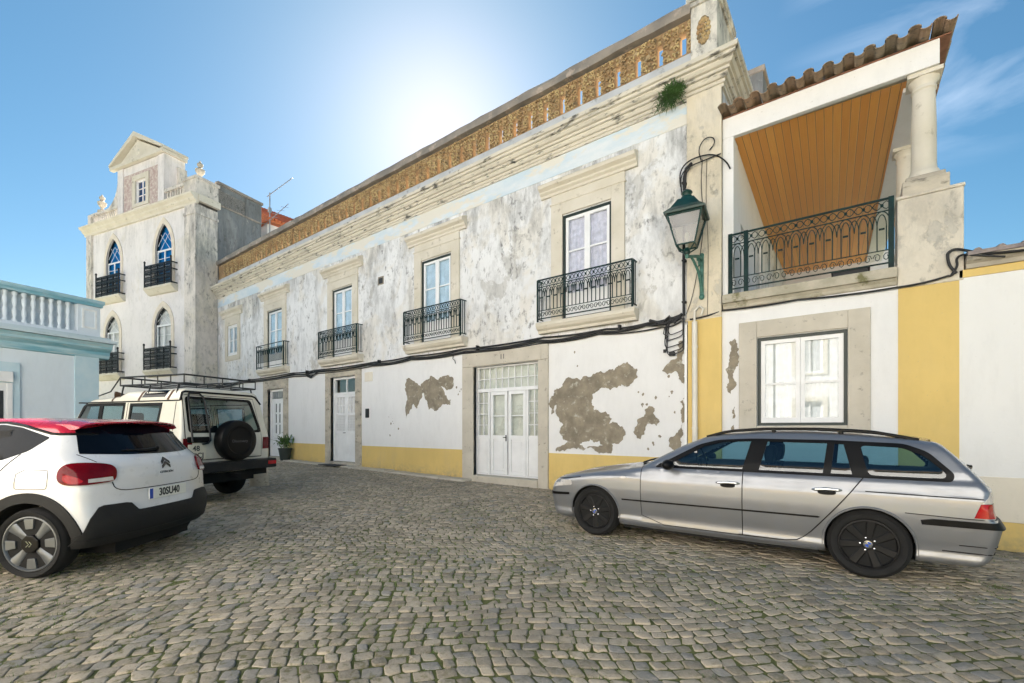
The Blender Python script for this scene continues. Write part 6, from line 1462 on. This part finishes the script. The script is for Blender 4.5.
def side(k, s):
    for w in (W_F, W_M, W_R):
        fr_ = P_('window_frame', c, off_frame(w, .035), k, MT['trim'], of, .004, .02, [off_frame(w, -.02)], g=.05)
        P_('pane', c, off_frame(w, -.01), k, MT['tint'], fr_, -.002, .003, g=.08)
    P_('roof_window', c, W_A, k, MT['privacy'], of, .004, .012, g=.05)
    b = B(); line_on(b, c, [(1.5, 1.80), (4.14, 1.80)], k, .013, .002, .08); obj('rain_gutter', b, MT['trim'], of, space='l', smooth=True)
    for x, w_ in ((2.42, .02), (3.12, .024), (3.85, .024)): b = B(); patch(b, c, [(x-w_, 1.815), (x+.06-w_, 1.99), (x+.06+w_, 1.99), (x+w_, 1.815)], k, .006, .008, g=.04); obj('roof_strap', b, brown, of, space='l')
    P_('rear_corner_strip', c, [(3.86, 1.02), (3.86, 1.24), (4.02, 1.24), (4.02, 1.02)], k, brown, of, .004, .008)
    b = B(); line_on(b, c, [(4.06, .80), (4.06, 1.78)], k, .006, .001, .06); line_on(b, c, [(2.86, 1.78), (2.86, .6)], k, .005, .001, .08); line_on(b, c, [(1.35, 1.2), (1.35, .6)], k, .005, .001, .08); line_on(b, c, [(2.15, 1.3), (2.15, .6)], k, .005, .001, .08); obj('panel_gap', b, MT['under'], of, space='l', fixn=False)
    for ax_ in (.82, 3.36): b = B(); q = c.cast(circle(ax_, .38, .455, 12, 168, 24), k, .006)[0]; b.tube([tuple(v) for v in q], .022, 6); obj('wheel_arch_flare', b, MT['clad'], of, space='l', smooth=True)
    P_('lower_cladding', c, [(1.3, .54), (1.3, .66), (2.9, .66), (2.9, .54)], k, MT['clad'], of, .008, .01)
    b = B(); b.box(1.48, 1.60, s*.93-.08, s*.93+.08, 1.22, 1.42); obj('door_mirror', b, MT['trim'], of, space='l', bevel=.02)
    P_('tail_lamp', c, [(s*.70, .93), (s*.71, 1.16), (s*.84, 1.16), (s*.85, .93)], 'rear', MT['dark_red_lens'], of, .014, .03, g=.04)
    b = B(); b.box(4.455, 4.512, min(s*.66, s*.84), max(s*.66, s*.84), .635, .70); obj('bumper_lamp', b, MT['red_lens'], of, space='l')
    seat(of, 2.2, s*.40, .55, .85, 1.62)
both(side)
dr = P_('rear_door', c, [(-.80, .80), (-.80, 1.20), (-.755, 1.89), (.58, 1.89), (.66, 1.30), (.66, .80)], 'rear', cpaint, of, .012, .03, [RW], g=.05)
b = B(); line_on(b, c, [(-.805, .79), (-.805, 1.20), (-.76, 1.895), (.585, 1.895), (.665, 1.30), (.665, .79)], 'rear', .008, .004, .06, True); obj('door_seal', b, MT['under'], dr, space='l', fixn=False)
P_('rear_window_frame', c, roundc([(-.75, 1.25), (-.735, 1.875), (.53, 1.875), (.675, 1.25)], .07), 'rear', MT['trim'], of, .016, .02, [[(u*.965, 1.565+(v-1.565)*.95) for u, v in RW]], g=.05)
P_('rear_window', c, RW, 'rear', MT['tint'], of, .010, .004, g=.08)
b = B(); line_on(b, c, [(-.80, 1.80), (-.77, 1.93), (-.70, 1.955), (.58, 1.955), (.66, 1.93), (.76, 1.80)], 'rear', .018, .010, .05); obj('rear_gutter', b, MT['trim'], of, space='l', smooth=True)
P_('door_handle_panel', c, roundc([(-.79, 1.085), (-.79, 1.185), (-.42, 1.185), (-.42, 1.085)], .03), 'rear', MT['trim'], of, .035, .03, g=.04)
X0 = float(c.cast([(-.62, .92)], 'rear', 0)[0][0][0])
b = B(); b.box(X0+.014, X0+.026, -.78, -.47, .795, 1.055); pl = obj('number_plate', b, M_plain('cream_number_plate', (.66, .62, .50), .5), of, space='l', bevel=.004)
rear_text('plate_lettering', '48', .125, MT['plate_ink'], pl, X0+.027, -.645, .985, 0, 1.0, .002); rear_text('plate_lettering', '7-CJ', .125, MT['plate_ink'], pl, X0+.027, -.625, .865, 0, 1.0, .002)
b = B(); b.lathe([(.34, 4.34), (.362, 4.37), (.365, 4.50), (.35, 4.545), (.315, 4.565), (.25, 4.560), (.235, 4.545), (.20, 4.545), (.01, 4.553)], (0, -.0, 1.11), 'x', 48); sw = obj('spare_wheel_cover', b, MT['trim'], of, space='l', smooth=40)
rear_text('cover_lettering', 'Discovery', .07, M_plain('faded_cover_print', (.10, .10, .105), .6), sw, 4.556, .0, 1.10, 0, 1.1)
b = B(); b.lathe([(.08, 4.28), (.08, 4.36)], (0, 0, 1.11), 'x', 12); obj('spare_wheel_mount', b, MT['under'], of, space='l')
b = B(); b.extr([(4.24, -.90), (4.44, -.91), (4.49, -.86), (4.50, -.75), (4.50, .75), (4.49, .86), (4.44, .91), (4.24, .90)], 'xy', .565, .745)
for s in (-1, 1): b.box(3.86, 4.24, s*.905-.02, s*.905+.02, .565, .745)
obj('rear_bumper', b, MT['clad'], of, space='l', bevel=.02)
b = B()
xa, xb, ya, zt, zb_ = 2.50, 4.12, .70, 2.245, 2.10
for z, r_ in ((zt, .015), (zb_, .014)):
    for s in (-1, 1): b.tube([(xa, s*ya, z), (xb, s*ya, z)], r_, 6)
    for x in (xa, xb): b.tube([(x, -ya, z), (x, ya, z)], r_, 6)
for x in np.linspace(xa, xb, 6):
    for s in (-1, 1): b.tube([(x, s*ya, zb_), (x, s*ya, zt)], .011, 5)
    b.tube([(x, -ya, zb_), (x, ya, zb_)], .011, 5)
for y in np.linspace(-ya, ya, 5)[1:-1]:
    for x in (xa, xb): b.tube([(x, y, zb_), (x, y, zt)], .011, 5)
for x in (2.6, 3.3, 4.0):
    for s in (-1, 1): b.tube([(x, s*ya, zb_), (x, s*(ya+.05), 1.86)], .014, 5)
b.tube([(xa, -ya, zt), (2.2, -ya+.02, 2.0), (1.85, -ya+.03, 1.93)], .012, 5)
obj('roof_rack', b, MT['black_iron'], of, space='l', smooth=60)
b = B(); b.tube([(4.38, -.74, 1.10), (4.34, -.73, 1.30), (4.22, -.70, 1.86), (4.18, -.66, 1.93), (4.18, -.48, 1.93), (4.22, -.43, 1.86), (4.345, -.41, 1.25), (4.37, -.42, 1.12), (4.37, -.46, 1.075), (4.37, -.56, 1.06)], .016, 7); obj('rear_ladder', b, MT['black_iron'], of, space='l', smooth=60)
b = B(); b.box(.3, 4.25, -.55, .55, .36, .75); b.box(1.3, 2.9, -.8, .8, .36, .56); b.box(4.1, 4.3, -.80, .80, .44, .57); b.tube([(3.36, -.7, .38), (3.36, .7, .38)], .06, 8); b.box(4.26, 4.55, -.04, .04, .46, .52); obj('underbody', b, MT['under'], of, space='l')
b = B(); b.box(1.3, 4.1, -.72, .72, .6, 1.22); obj('cabin', b, MT['under'], of, space='l')
seat(of, 3.2, 0, 1.2, .85, 1.6, name='rear_seat')
steel = M_plain('dark_steel_wheel', (.10, .10, .10), .5, .6)
for (wx, s) in ((.82, -1), (3.36, -1), (.82, 1), (3.36, 1)):
    make_wheel(of, wx, s*.86, .375, .375, .24, .205, {'w': (.04, .05), 'a0': .2}, steel, 5, MT['under'])
P_('windscreen', c, [(-.68, 1.26), (.68, 1.26), (.63, 1.78), (-.63, 1.78)], 'front', MT['tint_clear'], of, .002, .004, g=.08)
